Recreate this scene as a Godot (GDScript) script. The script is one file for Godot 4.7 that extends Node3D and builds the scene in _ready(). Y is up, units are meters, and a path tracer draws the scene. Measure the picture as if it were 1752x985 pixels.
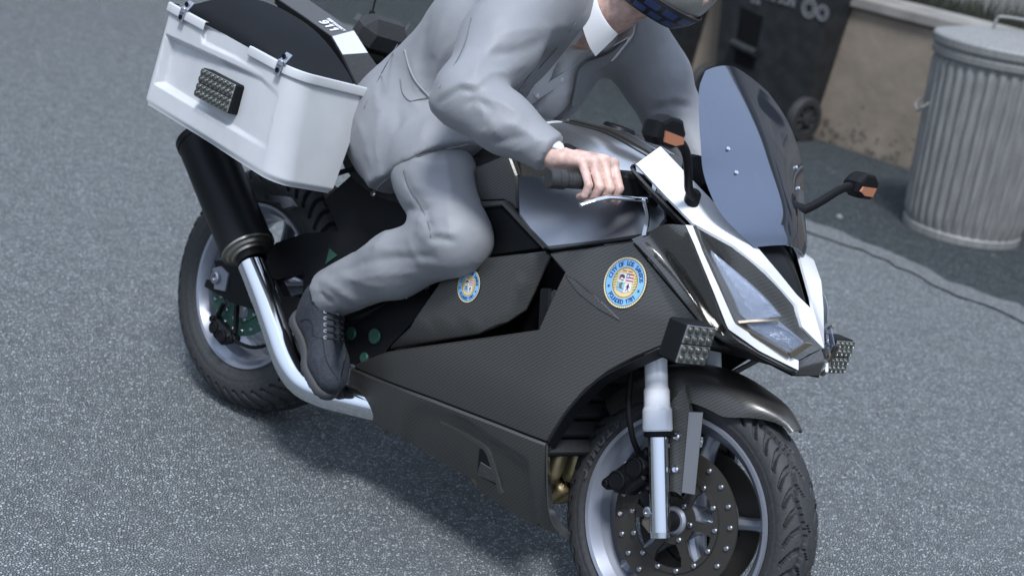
extends Node3D
# A leaning motorcycle with a suited rider in a back alley. The bike is laid out in its own frame:
# x forward, y up in the plane of its wheels, z to the rider's right; the whole frame leans to its left.

const LEAN := 0.2269
const EYE := Vector3(3.02774, 1.14652, 2.79682)
const CAM_X := Vector3(0.717731, 0.293204, -0.631581)
const CAM_Y := Vector3(-0.321390, 0.944124, 0.073069)
const CAM_Z := Vector3(0.617714, 0.150540, 0.771859)
const FOCAL := 2626.9

var mats := {}
var used_names := {}
var bike: Node3D
var rider: Node3D
var lean_frame := Transform3D(Basis(Vector3.RIGHT, -LEAN), Vector3(0, 0.003, 0))

func _ready():
	# camera
	var cam := Camera3D.new()
	cam.name = "camera"
	add_child(cam)
	cam.transform = lean_frame * Transform3D(Basis(CAM_X, CAM_Y, CAM_Z), EYE)
	cam.near = 0.05
	cam.far = 600.0
	var lens := CameraAttributesPhysical.new()
	lens.frustum_focal_length = 93.33
	lens.frustum_focus_distance = 3.35
	lens.exposure_aperture = 5.6
	lens.frustum_near = 0.05
	lens.frustum_far = 600.0
	cam.attributes = lens
	cam.fov = 21.237
	cam.current = true
	# sky and exposure
	var env := Environment.new()
	env.background_mode = Environment.BG_SKY
	var sky := Sky.new()
	var ps := ProceduralSkyMaterial.new()
	ps.sky_top_color = Color(0.68, 0.735, 0.83)
	ps.sky_horizon_color = Color(0.42, 0.455, 0.505)
	ps.sky_curve = 0.30
	ps.ground_bottom_color = Color(0.25, 0.26, 0.28)
	ps.ground_horizon_color = Color(0.4, 0.42, 0.45)
	ps.sun_angle_max = 1.0
	sky.sky_material = ps
	env.sky = sky
	env.tonemap_mode = Environment.TONE_MAPPER_LINEAR
	env.tonemap_exposure = 2.4
	env.sdfgi_enabled = true
	env.ssao_enabled = true
	env.ssil_enabled = true
	var we := WorldEnvironment.new()
	we.name = "world_environment"
	we.environment = env
	add_child(we)
	# overcast sun
	var sun := DirectionalLight3D.new()
	sun.name = "sun"
	sun.light_energy = 0.5
	sun.light_color = Color(0.97, 0.98, 1.0)
	sun.light_angular_distance = 12.0
	sun.shadow_enabled = true
	add_child(sun)
	sun.look_at_from_position(Vector3.ZERO, -Vector3(0.42, 1.0, 0.42), Vector3.FORWARD)
	make_materials()
	build_setting()
	build_bike()
	build_rider()

# ---------------------------------------------------------------- helpers
func bp(px: float, py: float, z: float) -> Vector3:      # a pixel's direction met with the bike-frame plane at z
	var v := CAM_X * ((px - 876.0) / FOCAL) + CAM_Y * (-(py - 492.5) / FOCAL) - CAM_Z
	return EYE + v * ((z - EYE.z) / v.z)

func to_px(p: Vector3) -> Vector2:                       # a bike-frame point back to a pixel
	var d := p - EYE
	var w := -d.dot(CAM_Z)
	return Vector2(876.0 + FOCAL * d.dot(CAM_X) / w, 492.5 - FOCAL * d.dot(CAM_Y) / w)

func gp(px: float, py: float, h := 0.0) -> Vector3:      # a pixel's direction met with the ground, in the world
	var v := lean_frame.basis * (CAM_X * ((px - 876.0) / FOCAL) + CAM_Y * (-(py - 492.5) / FOCAL) - CAM_Z)
	var e := lean_frame * EYE
	return e + v * ((h - e.y) / v.y)

func b3(a: Array) -> Vector3:
	return bp(a[0], a[1], a[2])

func row(a: Array) -> PackedVector3Array:
	var r := PackedVector3Array()
	for q in a:
		r.append(b3(q))
	return r

func rowv(a: Array) -> PackedVector3Array:
	var r := PackedVector3Array()
	for q in a:
		r.append(Vector3(q[0], q[1], q[2]))
	return r

func mirrored(r: PackedVector3Array) -> PackedVector3Array:
	var o := PackedVector3Array()
	for p in r:
		o.append(Vector3(p.x, p.y, -p.z))
	return o

func spline(c: PackedVector3Array, n: int, closed := false) -> PackedVector3Array:   # n + 1 points along a Catmull-Rom curve
	var o := PackedVector3Array()
	var m := c.size()
	var segs := m if closed else m - 1
	for i in n + 1:
		var t := float(i) / n * segs
		var k := mini(int(t), segs - 1)
		var f := t - k
		var p0: Vector3
		var p3: Vector3
		var p1 := c[k % m]
		var p2 := c[(k + 1) % m]
		if closed:
			p0 = c[(k - 1 + m) % m]
			p3 = c[(k + 2) % m]
		else:
			p0 = c[k - 1] if k > 0 else p1 * 2.0 - p2
			p3 = c[k + 2] if k + 2 < m else p2 * 2.0 - p1
		o.append(p1.cubic_interpolate(p2, p0, p3, f))
	return o

func straight(c: PackedVector3Array, n: int) -> PackedVector3Array:
	var o := PackedVector3Array()
	for i in n + 1:
		var t := float(i) / n * (c.size() - 1)
		var k := mini(int(t), c.size() - 2)
		o.append(c[k].lerp(c[k + 1], t - k))
	return o

func loft(rows: Array, nu: int, nv: int, curved_across := true, curved_along := true) -> Array:   # a grid of rows of points
	var rs := []
	for r in rows:
		rs.append(spline(r, nu) if curved_along else straight(r, nu))
	var g := []
	for j in nv + 1:
		g.append(PackedVector3Array())
	for i in nu + 1:
		var c := PackedVector3Array()
		for r in rs:
			c.append(r[i])
		var s := spline(c, nv) if curved_across else straight(c, nv)
		for j in nv + 1:
			g[j].append(s[j])
	return g

class Mb:                                   # collects triangles for one mesh
	var v := PackedVector3Array()
	var n := PackedVector3Array()
	var uv := PackedVector2Array()
	var col := PackedColorArray()
	var ix := PackedInt32Array()
	func quad(a: Vector3, b: Vector3, c: Vector3, d: Vector3):      # a b c d run counter-clockwise seen from the front
		var m := (c - a).cross(d - b)
		m = m.normalized()
		var k := v.size()
		for p in [a, b, c, d]:
			v.append(p)
			n.append(m)
			uv.append(Vector2.ZERO)
		ix.append_array([k, k + 2, k + 1, k, k + 3, k + 2])
	func tri(a: Vector3, b: Vector3, c: Vector3):
		var m := (b - a).cross(c - a).normalized()
		var k := v.size()
		for p in [a, b, c]:
			v.append(p)
			n.append(m)
			uv.append(Vector2.ZERO)
		ix.append_array([k, k + 2, k + 1])
	func mesh() -> ArrayMesh:
		var a := []
		a.resize(Mesh.ARRAY_MAX)
		a[Mesh.ARRAY_VERTEX] = v
		a[Mesh.ARRAY_NORMAL] = n
		if uv.size() == v.size():
			a[Mesh.ARRAY_TEX_UV] = uv
		if col.size() == v.size():
			a[Mesh.ARRAY_COLOR] = col
		a[Mesh.ARRAY_INDEX] = ix
		var m := ArrayMesh.new()
		if ix.size() > 0:
			m.add_surface_from_arrays(Mesh.PRIMITIVE_TRIANGLES, a)
		return m

func add_grid(mb: Mb, g: Array, flip := false, th := 0.0, wrap := false):    # a smooth sheet; th gives it a back and edges
	var nr := g.size()
	var nc: int = g[0].size()
	var nn := []
	for j in nr:
		var rn := PackedVector3Array()
		for i in nc:
			var i0 := i - 1
			var i1 := i + 1
			if wrap:
				if i0 < 0: i0 = nc - 2
				if i1 >= nc: i1 = 1
			i0 = maxi(i0, 0)
			i1 = mini(i1, nc - 1)
			var du: Vector3 = g[j][i1] - g[j][i0]
			var dv: Vector3 = g[mini(j + 1, nr - 1)][i] - g[maxi(j - 1, 0)][i]
			if du.length() < 1e-6:
				var jj := 1 if j == 0 else nr - 2
				du = g[jj][i1] - g[jj][i0]
			if dv.length() < 1e-6:
				var ii := 1 if i == 0 else nc - 2
				dv = g[mini(j + 1, nr - 1)][ii] - g[maxi(j - 1, 0)][ii]
			var m := du.cross(dv).normalized()
			rn.append(-m if flip else m)
		nn.append(rn)
	for layer in (2 if th > 0.0 else 1):
		var k := mb.v.size()
		var inv: bool = flip != (layer == 1)
		for j in nr:
			for i in nc:
				mb.v.append(g[j][i] - nn[j][i] * (th * layer))
				mb.n.append(nn[j][i] if layer == 0 else -nn[j][i])
				mb.uv.append(Vector2(float(i) / (nc - 1), float(j) / (nr - 1)))
		for j in nr - 1:
			for i in nc - 1:
				var a := k + j * nc + i
				var b := a + 1
				var d := a + nc
				var c := d + 1
				if inv:
					mb.ix.append_array([a, b, c, a, c, d])
				else:
					mb.ix.append_array([a, c, b, a, d, c])
	if th > 0.0:
		var e := []
		for i in nc: e.append([0, i])
		for j in range(1, nr): e.append([j, nc - 1])
		for i in range(nc - 2, -1, -1): e.append([nr - 1, i])
		for j in range(nr - 2, -1, -1): e.append([j, 0])
		for q in e.size() - 1:
			var a0: Vector3 = g[e[q][0]][e[q][1]]
			var b0: Vector3 = g[e[q + 1][0]][e[q + 1][1]]
			if a0.distance_to(b0) < 1e-6:
				continue
			var a1: Vector3 = a0 - nn[e[q][0]][e[q][1]] * th
			var b1: Vector3 = b0 - nn[e[q + 1][0]][e[q + 1][1]] * th
			if flip:
				mb.quad(a0, b0, b1, a1)
			else:
				mb.quad(b0, a0, a1, b1)

func frame_along(d: Vector3, hint := Vector3.UP) -> Basis:
	var z := d.normalized()
	if absf(z.dot(hint)) > 0.95:
		hint = Vector3.RIGHT
	var x := hint.cross(z).normalized()
	return Basis(x, z.cross(x), z)

func add_tube(mb: Mb, path: PackedVector3Array, radii: Array, seg := 16, sx := 1.0, sy := 1.0, caps := true, hint := Vector3.UP):
	var g := []
	var n := path.size()
	for j in n:
		var d := path[mini(j + 1, n - 1)] - path[maxi(j - 1, 0)]
		var f := frame_along(d, hint)
		var r: float = radii[j] if radii.size() == n else radii[0]
		var rr := PackedVector3Array()
		for i in seg + 1:
			var a := TAU * i / seg
			rr.append(path[j] + f.x * cos(a) * r * sx + f.y * sin(a) * r * sy)
		g.append(rr)
	add_grid(mb, g, false, 0.0, true)
	if caps:
		for e in [0, n - 1]:
			var c := path[e]
			for i in seg:
				if e == 0:
					mb.tri(c, g[e][i + 1], g[e][i])
				else:
					mb.tri(c, g[e][i], g[e][i + 1])

func add_lathe(mb: Mb, o: Vector3, axis: Vector3, prof: Array, seg := 48, hint := Vector3.UP, a0 := 0.0, a1 := TAU):   # prof: [radius, distance along the axis]
	var f := frame_along(axis, hint)
	var full := absf(a1 - a0 - TAU) < 1e-4
	for s in prof.size() - 1:                # every band keeps its own edge: bands are flat along the profile
		var g := []
		for q in [prof[s], prof[s + 1]]:
			var rr := PackedVector3Array()
			for i in seg + 1:
				var a := lerpf(a0, a1, float(i) / seg)
				rr.append(o + f.z * q[1] + (f.x * cos(a) + f.y * sin(a)) * q[0])
			g.append(rr)
		if absf(prof[s][0]) < 1e-6 and absf(prof[s + 1][0]) < 1e-6:
			continue
		add_grid(mb, g, false, 0.0, full)

func add_box(mb: Mb, t: Transform3D, s: Vector3, ch := 0.003):      # a box with chamfered edges
	var h := s * 0.5
	ch = minf(ch, minf(h.x, minf(h.y, h.z)) * 0.8)
	for ax in 3:
		for sg in [-1.0, 1.0]:
			var u := (ax + 1) % 3
			var w := (ax + 2) % 3
			var q := []
			for c in [[-1, -1], [1, -1], [1, 1], [-1, 1]]:
				var p := Vector3()
				p[ax] = h[ax] * sg
				p[u] = (h[u] - ch) * c[0]
				p[w] = (h[w] - ch) * c[1]
				q.append(t * p)
			if sg > 0: mb.quad(q[0], q[1], q[2], q[3])
			else: mb.quad(q[3], q[2], q[1], q[0])
	if ch <= 0.0:
		return
	for ax in 3:                              # the twelve chamfers
		var u := (ax + 1) % 3
		var w := (ax + 2) % 3
		for su in [-1.0, 1.0]:
			for sw in [-1.0, 1.0]:
				var q := []
				for c in [[-1, 0], [1, 0], [1, 1], [-1, 1]]:
					var p := Vector3()
					p[ax] = (h[ax] - ch) * c[0]
					p[u] = (h[u] if c[1] == 0 else h[u] - ch) * su
					p[w] = (h[w] - ch if c[1] == 0 else h[w]) * sw
					q.append(t * p)
				if su * sw > 0: mb.quad(q[0], q[1], q[2], q[3])
				else: mb.quad(q[3], q[2], q[1], q[0])
	for sx in [-1.0, 1.0]:
		for sy in [-1.0, 1.0]:
			for sz in [-1.0, 1.0]:
				var a := t * Vector3(h.x * sx, (h.y - ch) * sy, (h.z - ch) * sz)
				var b := t * Vector3((h.x - ch) * sx, h.y * sy, (h.z - ch) * sz)
				var c := t * Vector3((h.x - ch) * sx, (h.y - ch) * sy, h.z * sz)
				if sx * sy * sz > 0: mb.tri(a, b, c)
				else: mb.tri(a, c, b)

func add_plate(mb: Mb, pts: PackedVector3Array, ext: Vector3):      # a polygon, flat or nearly so, given a thickness
	var p2 := PackedVector2Array()
	var nrm := Vector3.ZERO
	for i in pts.size():
		nrm += pts[i].cross(pts[(i + 1) % pts.size()])
	nrm = nrm.normalized()
	var f := frame_along(nrm)
	for p in pts:
		p2.append(Vector2(p.dot(f.x), p.dot(f.y)))
	var ti := Geometry2D.triangulate_polygon(p2)
	var out := nrm.dot(ext) < 0.0            # the given outline is the face away from ext
	for k in range(0, ti.size(), 3):
		var a := pts[ti[k]]
		var b := pts[ti[k + 1]]
		var c := pts[ti[k + 2]]
		if ((b - a).cross(c - a).dot(ext) < 0.0) != true:
			var s := b
			b = c
			c = s
		mb.tri(a, b, c)
		mb.tri(a + ext, c + ext, b + ext)
	for i in pts.size():
		var a := pts[i]
		var b := pts[(i + 1) % pts.size()]
		if out: mb.quad(b, a, a + ext, b + ext)
		else: mb.quad(a, b, b + ext, a + ext)

func outline(px: Array, zf: Callable) -> PackedVector2Array:        # pixels onto the surface z = zf(x, y) of the right side
	var o := PackedVector2Array()
	for q in px:
		var z := 0.2
		var p := Vector3()
		for k in 12:
			p = bp(q[0], q[1], z)
			z = lerpf(z, zf.call(p.x, p.y), 0.7)
		o.append(Vector2(p.x, p.y))
	return o

func add_shell(mb: Mb, poly: PackedVector2Array, zf: Callable, th: float, side: float, cell := 0.025, lift := 0.0, lip := 0.004):
	# a curved panel: the polygon cut into cells, each corner set at z = zf; side 1 is the right flank, -1 the left
	if Geometry2D.is_polygon_clockwise(poly):
		poly.reverse()
	var lo := poly[0]
	var hi := poly[0]
	for p in poly:
		lo = lo.min(p)
		hi = hi.max(p)
	var inner := Geometry2D.offset_polygon(poly, -lip, Geometry2D.JOIN_MITER)
	if inner.size() == 0: inner = [poly]
	var at := func(p: Vector2) -> Vector3: return Vector3(p.x, p.y, (zf.call(p.x, p.y) + lift) * side)
	var nx := int(ceil((hi.x - lo.x) / cell))
	var ny := int(ceil((hi.y - lo.y) / cell))
	var nat := func(p: Vector2) -> Vector3:
		var e := 0.004
		var gx: float = (zf.call(p.x + e, p.y) - zf.call(p.x - e, p.y)) / (2 * e)
		var gy: float = (zf.call(p.x, p.y + e) - zf.call(p.x, p.y - e)) / (2 * e)
		return Vector3(-gx, -gy, 1.0).normalized() * Vector3(1, 1, side)
	for ip in inner:
		for j in ny:
			for i in nx:
				var c0 := lo + Vector2(i, j) * cell
				var sq := PackedVector2Array([c0, c0 + Vector2(cell, 0), c0 + Vector2(cell, cell), c0 + Vector2(0, cell)])
				for piece in Geometry2D.intersect_polygons(sq, ip):
					var ti := Geometry2D.triangulate_polygon(piece)
					var k := mb.v.size()
					for p in piece:
						var n: Vector3 = nat.call(p)
						mb.v.append(at.call(p))
						mb.n.append(n)
						mb.uv.append(p)
					for p in piece:
						var n: Vector3 = nat.call(p)
						mb.v.append(at.call(p) - n * th)
						mb.n.append(-n)
						mb.uv.append(p)
					for q in range(0, ti.size(), 3):
						var a := ti[q]
						var b := ti[q + 1]
						var c := ti[q + 2]
						var ccw := (piece[b] - piece[a]).cross(piece[c] - piece[a]) > 0.0
						if ccw == (side > 0.0):
							var s := b
							b = c
							c = s
						var m := piece.size()
						mb.ix.append_array([k + a, k + b, k + c, k + m + a, k + m + c, k + m + b])
		# a rolled lip all round
		for i in ip.size():
			var a2: Vector2 = ip[i]
			var b2: Vector2 = ip[(i + 1) % ip.size()]
			var steps := maxi(1, int(a2.distance_to(b2) / (cell * 1.5)))
			for s in steps:
				var p := a2.lerp(b2, float(s) / steps)
				var q := a2.lerp(b2, float(s + 1) / steps)
				var o2 := (q - p).orthogonal().normalized() * lip
				if Geometry2D.is_polygon_clockwise(ip): o2 = -o2
				else: o2 = o2
				var o3 := Vector3(o2.x, o2.y, 0)
				var np: Vector3 = nat.call(p)
				var nq: Vector3 = nat.call(q)
				var pa: Vector3 = at.call(p)
				var qa: Vector3 = at.call(q)
				var pm := pa + o3 - np * lip
				var qm := qa + o3 - nq * lip
				var pb := pa + o3 - np * th
				var qb := qa + o3 - nq * th
				if side > 0.0:
					mb.quad(qa, pa, pm, qm)
					mb.quad(qm, pm, pb, qb)
				else:
					mb.quad(pa, qa, qm, pm)
					mb.quad(pm, qm, qb, pb)

func put(mb, called: String, m: Material, parent: Node, at := Transform3D.IDENTITY) -> MeshInstance3D:
	var o := MeshInstance3D.new()
	o.name = called
	o.mesh = mb.mesh() if mb is Mb else mb
	o.material_override = m
	o.transform = at
	parent.add_child(o, true)
	return o

func part(called: String, parent: Node, at := Transform3D.IDENTITY) -> Node3D:
	var o := Node3D.new()
	o.name = called
	o.transform = at
	parent.add_child(o, true)
	return o

func thing(called: String, label: String, category: String, at := Transform3D.IDENTITY, group := "") -> Node3D:
	var o := Node3D.new()
	var k: int = used_names.get(called, 0)
	used_names[called] = k + 1
	o.name = called if k == 0 else "%s_%03d" % [called, k]
	add_child(o)
	o.transform = at
	o.set_meta("label", label)
	o.set_meta("category", category)
	if group: o.set_meta("group", group)
	return o

func structure(mb, called: String, m: Material, at := Transform3D.IDENTITY) -> MeshInstance3D:
	var o := put(mb, called, m, self, at)
	o.set_meta("kind", "structure")
	return o

func lin(r: float, g: float, b: float, a := 1.0) -> Color:
	return Color(r, g, b, a).linear_to_srgb()

func mat(key: String, c: Color, rough: float, metal := 0.0, coat := 0.0) -> StandardMaterial3D:
	var m := StandardMaterial3D.new()
	m.albedo_color = c
	m.roughness = rough
	m.metallic = metal
	if coat > 0.0:
		m.clearcoat_enabled = true
		m.clearcoat = coat
		m.clearcoat_roughness = 0.06
	mats[key] = m
	return m

func noise_image(size: int, freq: float, octaves: int, sd: int) -> Image:
	var f := FastNoiseLite.new()
	f.seed = sd
	f.noise_type = FastNoiseLite.TYPE_SIMPLEX_SMOOTH
	f.frequency = freq
	f.fractal_octaves = octaves
	return f.get_seamless_image(size, size)

func bump_from(im: Image, strength: float) -> ImageTexture:
	var c: Image = im.duplicate()
	c.convert(Image.FORMAT_RGBA8)
	c.bump_map_to_normal_map(strength)
	return ImageTexture.create_from_image(c)

func tri_map(m: StandardMaterial3D, s: float, world := false):
	m.uv1_triplanar = true
	m.uv1_world_triplanar = world
	m.uv1_scale = Vector3(s, s, s)

func tone_image(size: int, freq: float, octaves: int, sd: int, lo: float, hi: float) -> Image:     # grey mottling between two tones
	var im := noise_image(size, freq, octaves, sd)
	im.convert(Image.FORMAT_RGB8)
	var d := im.get_data()
	for i in d.size():
		d[i] = int(clampf(lerpf(lo, hi, d[i] / 255.0), 0, 1) * 255.0)
	return Image.create_from_data(size, size, false, Image.FORMAT_RGB8, d)

# ---------------------------------------------------------------- implicit surfaces (clothes and body)
class Blob:                                  # tapered capsules joined by a smooth minimum
	var a := PackedVector3Array()
	var d := PackedVector3Array()
	var l2 := PackedFloat32Array()
	var ra := PackedFloat32Array()
	var dr := PackedFloat32Array()
	var k := 0.03
	func cap(p: Vector3, q: Vector3, r0: float, r1: float):
		a.append(p)
		d.append(q - p)
		l2.append(maxf((q - p).length_squared(), 1e-9))
		ra.append(r0)
		dr.append(r1 - r0)
	func at(p: Vector3) -> float:
		var m := 9.0
		for i in a.size():
			var w := p - a[i]
			var t := clampf(w.dot(d[i]) / l2[i], 0.0, 1.0)
			var e := (w - d[i] * t).length() - ra[i] - dr[i] * t
			if e - m > k: continue
			if m - e > k:
				m = e
				continue
			var h := maxf(k - absf(m - e), 0.0) / k
			m = minf(m, e) - h * h * k * 0.25
		return m

func surface_net(field: Callable, lo: Vector3, hi: Vector3, cell: float) -> Array:      # [vertices, indices]
	var n := Vector3i(((hi - lo) / cell).ceil()) + Vector3i(2, 2, 2)
	var B := 4
	n = Vector3i((n.x / B + 1) * B, (n.y / B + 1) * B, (n.z / B + 1) * B)
	var sx := n.x + 1
	var sy := n.y + 1
	var val := PackedFloat32Array()
	val.resize(sx * sy * (n.z + 1))
	val.fill(1.0)
	var reach := cell * B * 0.9 + cell
	var live := []
	for bz in n.z / B:
		for by in n.y / B:
			for bx in n.x / B:
				var c := lo + Vector3(bx + 0.5, by + 0.5, bz + 0.5) * (B * cell)
				var dd: float = field.call(c)
				if absf(dd) < reach:
					live.append(Vector3i(bx, by, bz) * B)
				elif dd < 0.0:
					for z in range(bz * B, bz * B + B + 1):
						for y in range(by * B, by * B + B + 1):
							for x in range(bx * B, bx * B + B + 1):
								val[x + sx * (y + sy * z)] = -1.0
	var done := PackedByteArray()
	done.resize(val.size())
	for o in live:
		for z in range(o.z, o.z + B + 1):
			for y in range(o.y, o.y + B + 1):
				for x in range(o.x, o.x + B + 1):
					var i: int = x + sx * (y + sy * z)
					if done[i] == 0:
						done[i] = 1
						val[i] = field.call(lo + Vector3(x, y, z) * cell)
	var verts := PackedVector3Array()
	var idx := PackedInt32Array()
	var vid := {}
	var off := [0, 1, sx, sx + 1, sx * sy, sx * sy + 1, sx * sy + sx, sx * sy + sx + 1]
	var cor := [Vector3(0, 0, 0), Vector3(1, 0, 0), Vector3(0, 1, 0), Vector3(1, 1, 0), Vector3(0, 0, 1), Vector3(1, 0, 1), Vector3(0, 1, 1), Vector3(1, 1, 1)]
	var edges := [[0, 1], [2, 3], [4, 5], [6, 7], [0, 2], [1, 3], [4, 6], [5, 7], [0, 4], [1, 5], [2, 6], [3, 7]]
	for o in live:
		for z in range(o.z, o.z + B):
			for y in range(o.y, o.y + B):
				for x in range(o.x, o.x + B):
					var i: int = x + sx * (y + sy * z)
					var neg := 0
					for q in 8:
						if val[i + off[q]] < 0.0: neg += 1
					if neg == 0 or neg == 8: continue
					var s := Vector3.ZERO
					var cnt := 0
					for e in edges:
						var v0 := val[i + off[e[0]]]
						var v1 := val[i + off[e[1]]]
						if (v0 < 0.0) != (v1 < 0.0):
							s += cor[e[0]].lerp(cor[e[1]], v0 / (v0 - v1))
							cnt += 1
					vid[i] = verts.size()
					verts.append(lo + (Vector3(x, y, z) + s / cnt) * cell)
	var strides := [1, sx, sx * sy]
	for i in vid:
		for ax in 3:
			var st: int = strides[ax]
			var u: int = strides[(ax + 1) % 3]
			var w: int = strides[(ax + 2) % 3]
			if i + st >= val.size(): continue
			var v0 := val[i]
			var v1 := val[i + st]
			if (v0 < 0.0) == (v1 < 0.0): continue
			if not (vid.has(i - u) and vid.has(i - w) and vid.has(i - u - w)): continue
			var q := [vid[i], vid[i - u], vid[i - u - w], vid[i - w]]
			if v0 < 0.0:
				idx.append_array([q[0], q[2], q[1], q[0], q[3], q[2]])
			else:
				idx.append_array([q[0], q[1], q[2], q[0], q[2], q[3]])
	return [verts, idx]

func net_mesh(mb: Mb, net: Array, push = null, relax := 1):          # smooths, displaces and adds a surface net to a mesh
	var v: PackedVector3Array = net[0]
	var ix: PackedInt32Array = net[1]
	for r in relax:
		var s := PackedVector3Array()
		s.resize(v.size())
		var c := PackedInt32Array()
		c.resize(v.size())
		for k in range(0, ix.size(), 3):
			for e in 3:
				var p := ix[k + e]
				s[p] += v[ix[k + (e + 1) % 3]] + v[ix[k + (e + 2) % 3]]
				c[p] += 2
		for i in v.size():
			if c[i] > 0: v[i] = v[i].lerp(s[i] / c[i], 0.5)
	for pass_no in 2:
		var n := PackedVector3Array()
		n.resize(v.size())
		for k in range(0, ix.size(), 3):
			var f := (v[ix[k + 2]] - v[ix[k]]).cross(v[ix[k + 1]] - v[ix[k]])
			for e in 3: n[ix[k + e]] += f
		for i in v.size(): n[i] = n[i].normalized()
		if pass_no == 0 and push != null:
			for i in v.size(): v[i] += n[i] * float(push.call(v[i], n[i]))
		elif pass_no == 1 or not push != null:
			var k0 := mb.v.size()
			mb.v.append_array(v)
			mb.n.append_array(n)
			for i in v.size(): mb.uv.append(Vector2.ZERO)
			for q in ix: mb.ix.append(q + k0)
			return

# ---------------------------------------------------------------- materials
func make_materials():
	# woven carbon: a twill of two close tones
	var im := Image.create(64, 64, false, Image.FORMAT_RGB8)
	var rng := RandomNumberGenerator.new()
	rng.seed = 5
	for y in 64:
		for x in 64:
			var cx := x / 8
			var cy := y / 8
			var over := ((cx + cy) % 4) < 2
			var k := absf(((x % 8) if over else (y % 8)) - 3.5) / 3.5
			var v := (0.400 if over else 0.345) - 0.025 * k + rng.randf_range(-0.012, 0.012)
			im.set_pixel(x, y, Color(v * 1.012, v, v * 0.968))
	im.generate_mipmaps()
	var weave := ImageTexture.create_from_image(im)
	var c := mat("carbon", Color.WHITE, 0.36, 0.75)          # satin lacquer
	c.albedo_texture = weave
	tri_map(c, 52.0)
	c = mat("carbon_polished", Color.WHITE, 0.13, 0.75, 0.6)  # the same cloth under polished lacquer
	c.albedo_texture = weave
	tri_map(c, 52.0)
	mat("sky_sheen_silver", lin(0.46, 0.47, 0.485), 0.24, 0.9)  # silver that puts the mirrored sky into the tank shoulder's colour
	var scuff := ImageTexture.create_from_image(tone_image(256, 0.012, 5, 11, 0.93, 1.02))
	var fine := ImageTexture.create_from_image(tone_image(256, 0.05, 4, 12, 0.75, 1.1))
	c = mat("white_paint", lin(0.80, 0.81, 0.83), 0.25, 0.0, 0.8)
	c.albedo_texture = scuff
	tri_map(c, 2.0)
	c = mat("white_plastic", lin(0.53, 0.54, 0.55), 0.38, 0.0, 0.25)
	c.albedo_texture = scuff
	tri_map(c, 1.6)
	c = mat("black_plastic", lin(0.008, 0.0085, 0.0095), 0.55)
	c.metallic_specular = 0.25
	c = mat("black_satin", lin(0.008, 0.0085, 0.0095), 0.42)
	c.metallic_specular = 0.3
	c = mat("lid_black", lin(0.010, 0.0115, 0.0135), 0.6)
	c.metallic_specular = 0.2
	c.albedo_texture = scuff
	tri_map(c, 3.0)
	c = mat("rough_black", lin(0.03, 0.031, 0.033), 0.85)
	c.normal_enabled = true
	c.normal_texture = bump_from(noise_image(256, 0.12, 3, 21), 6.0)
	c.normal_scale = 0.8
	c.albedo_texture = fine
	tri_map(c, 9.0)
	c = mat("rubber", lin(0.032, 0.033, 0.035), 0.66)
	c.albedo_texture = fine
	tri_map(c, 6.0)
	mat("rubber_letter", lin(0.085, 0.086, 0.09), 0.7)
	c = mat("chrome", lin(0.72, 0.74, 0.77), 0.09, 1.0)
	mat("steel", lin(0.42, 0.43, 0.45), 0.3, 1.0)
	mat("collar_metal", lin(0.34, 0.315, 0.27), 0.35, 1.0)
	mat("brass", lin(0.30, 0.24, 0.13), 0.45, 0.8)
	c = mat("rim_paint", lin(0.30, 0.32, 0.37), 0.3, 0.55, 0.5)
	c = mat("disc_metal", lin(0.052, 0.048, 0.042), 0.4, 0.5)
	mat("green_anodised", lin(0.035, 0.10, 0.075), 0.45, 0.4)
	mat("green_carbon", lin(0.03, 0.075, 0.06), 0.4, 0.1, 0.5)
	mat("amber", lin(0.42, 0.17, 0.09), 0.35, 0.0, 0.6)
	mat("fork_white", lin(0.74, 0.75, 0.78), 0.22, 0.0, 0.8)
	c = mat("lens_clear", Color(0.72, 0.78, 0.88, 0.14), 0.06)
	c.transparency = BaseMaterial3D.TRANSPARENCY_ALPHA
	c = mat("reflector", lin(0.55, 0.58, 0.66), 0.2, 1.0)
	c.normal_enabled = true
	c.normal_texture = bump_from(noise_image(256, 0.10, 3, 31), 24.0)
	c.normal_scale = 1.0
	tri_map(c, 10.0)
	mat("led_bed", lin(0.33, 0.335, 0.34), 0.35, 0.8)
	mat("led_dome", lin(0.10, 0.105, 0.085), 0.1, 0.6, 1.0)
	c = mat("screen", Color(0.47, 0.50, 0.56, 0.82), 0.05, 0.9)
	c.transparency = BaseMaterial3D.TRANSPARENCY_ALPHA
	mat("sky_sheen_grey", lin(0.24, 0.255, 0.28), 0.3, 0.85)  # blue-grey standing for the sky reflected on the tank flank
	mat("grey_alloy", lin(0.15, 0.155, 0.165), 0.4, 0.5)
	mat("bronze_frame", lin(0.16, 0.135, 0.105), 0.4, 0.6)
	# cloth
	var cloth := bump_from(noise_image(256, 0.16, 3, 41), 5.0)
	c = mat("suit", lin(0.222, 0.228, 0.240), 0.55)
	c.rim_enabled = true
	c.rim = 0.35
	c.rim_tint = 0.6
	c.normal_enabled = true
	c.normal_texture = cloth
	c.normal_scale = 0.08
	tri_map(c, 5.0)
	mat("seam_shadow", lin(0.13, 0.135, 0.145), 0.8)  # darkened suit tone for the shadow lines in seam grooves
	mat("faded_print", lin(0.19, 0.195, 0.20), 0.75)
	c = mat("shirt", lin(0.62, 0.625, 0.64), 0.7)
	c.normal_enabled = true
	c.normal_texture = cloth
	c.normal_scale = 0.08
	tri_map(c, 5.0)
	c = mat("skin", lin(0.74, 0.50, 0.42), 0.5)
	c.subsurf_scatter_enabled = true
	c.subsurf_scatter_strength = 0.12
	c.albedo_texture = ImageTexture.create_from_image(tone_image(256, 0.02, 4, 51, 0.74, 1.06))
	tri_map(c, 9.0)
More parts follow.
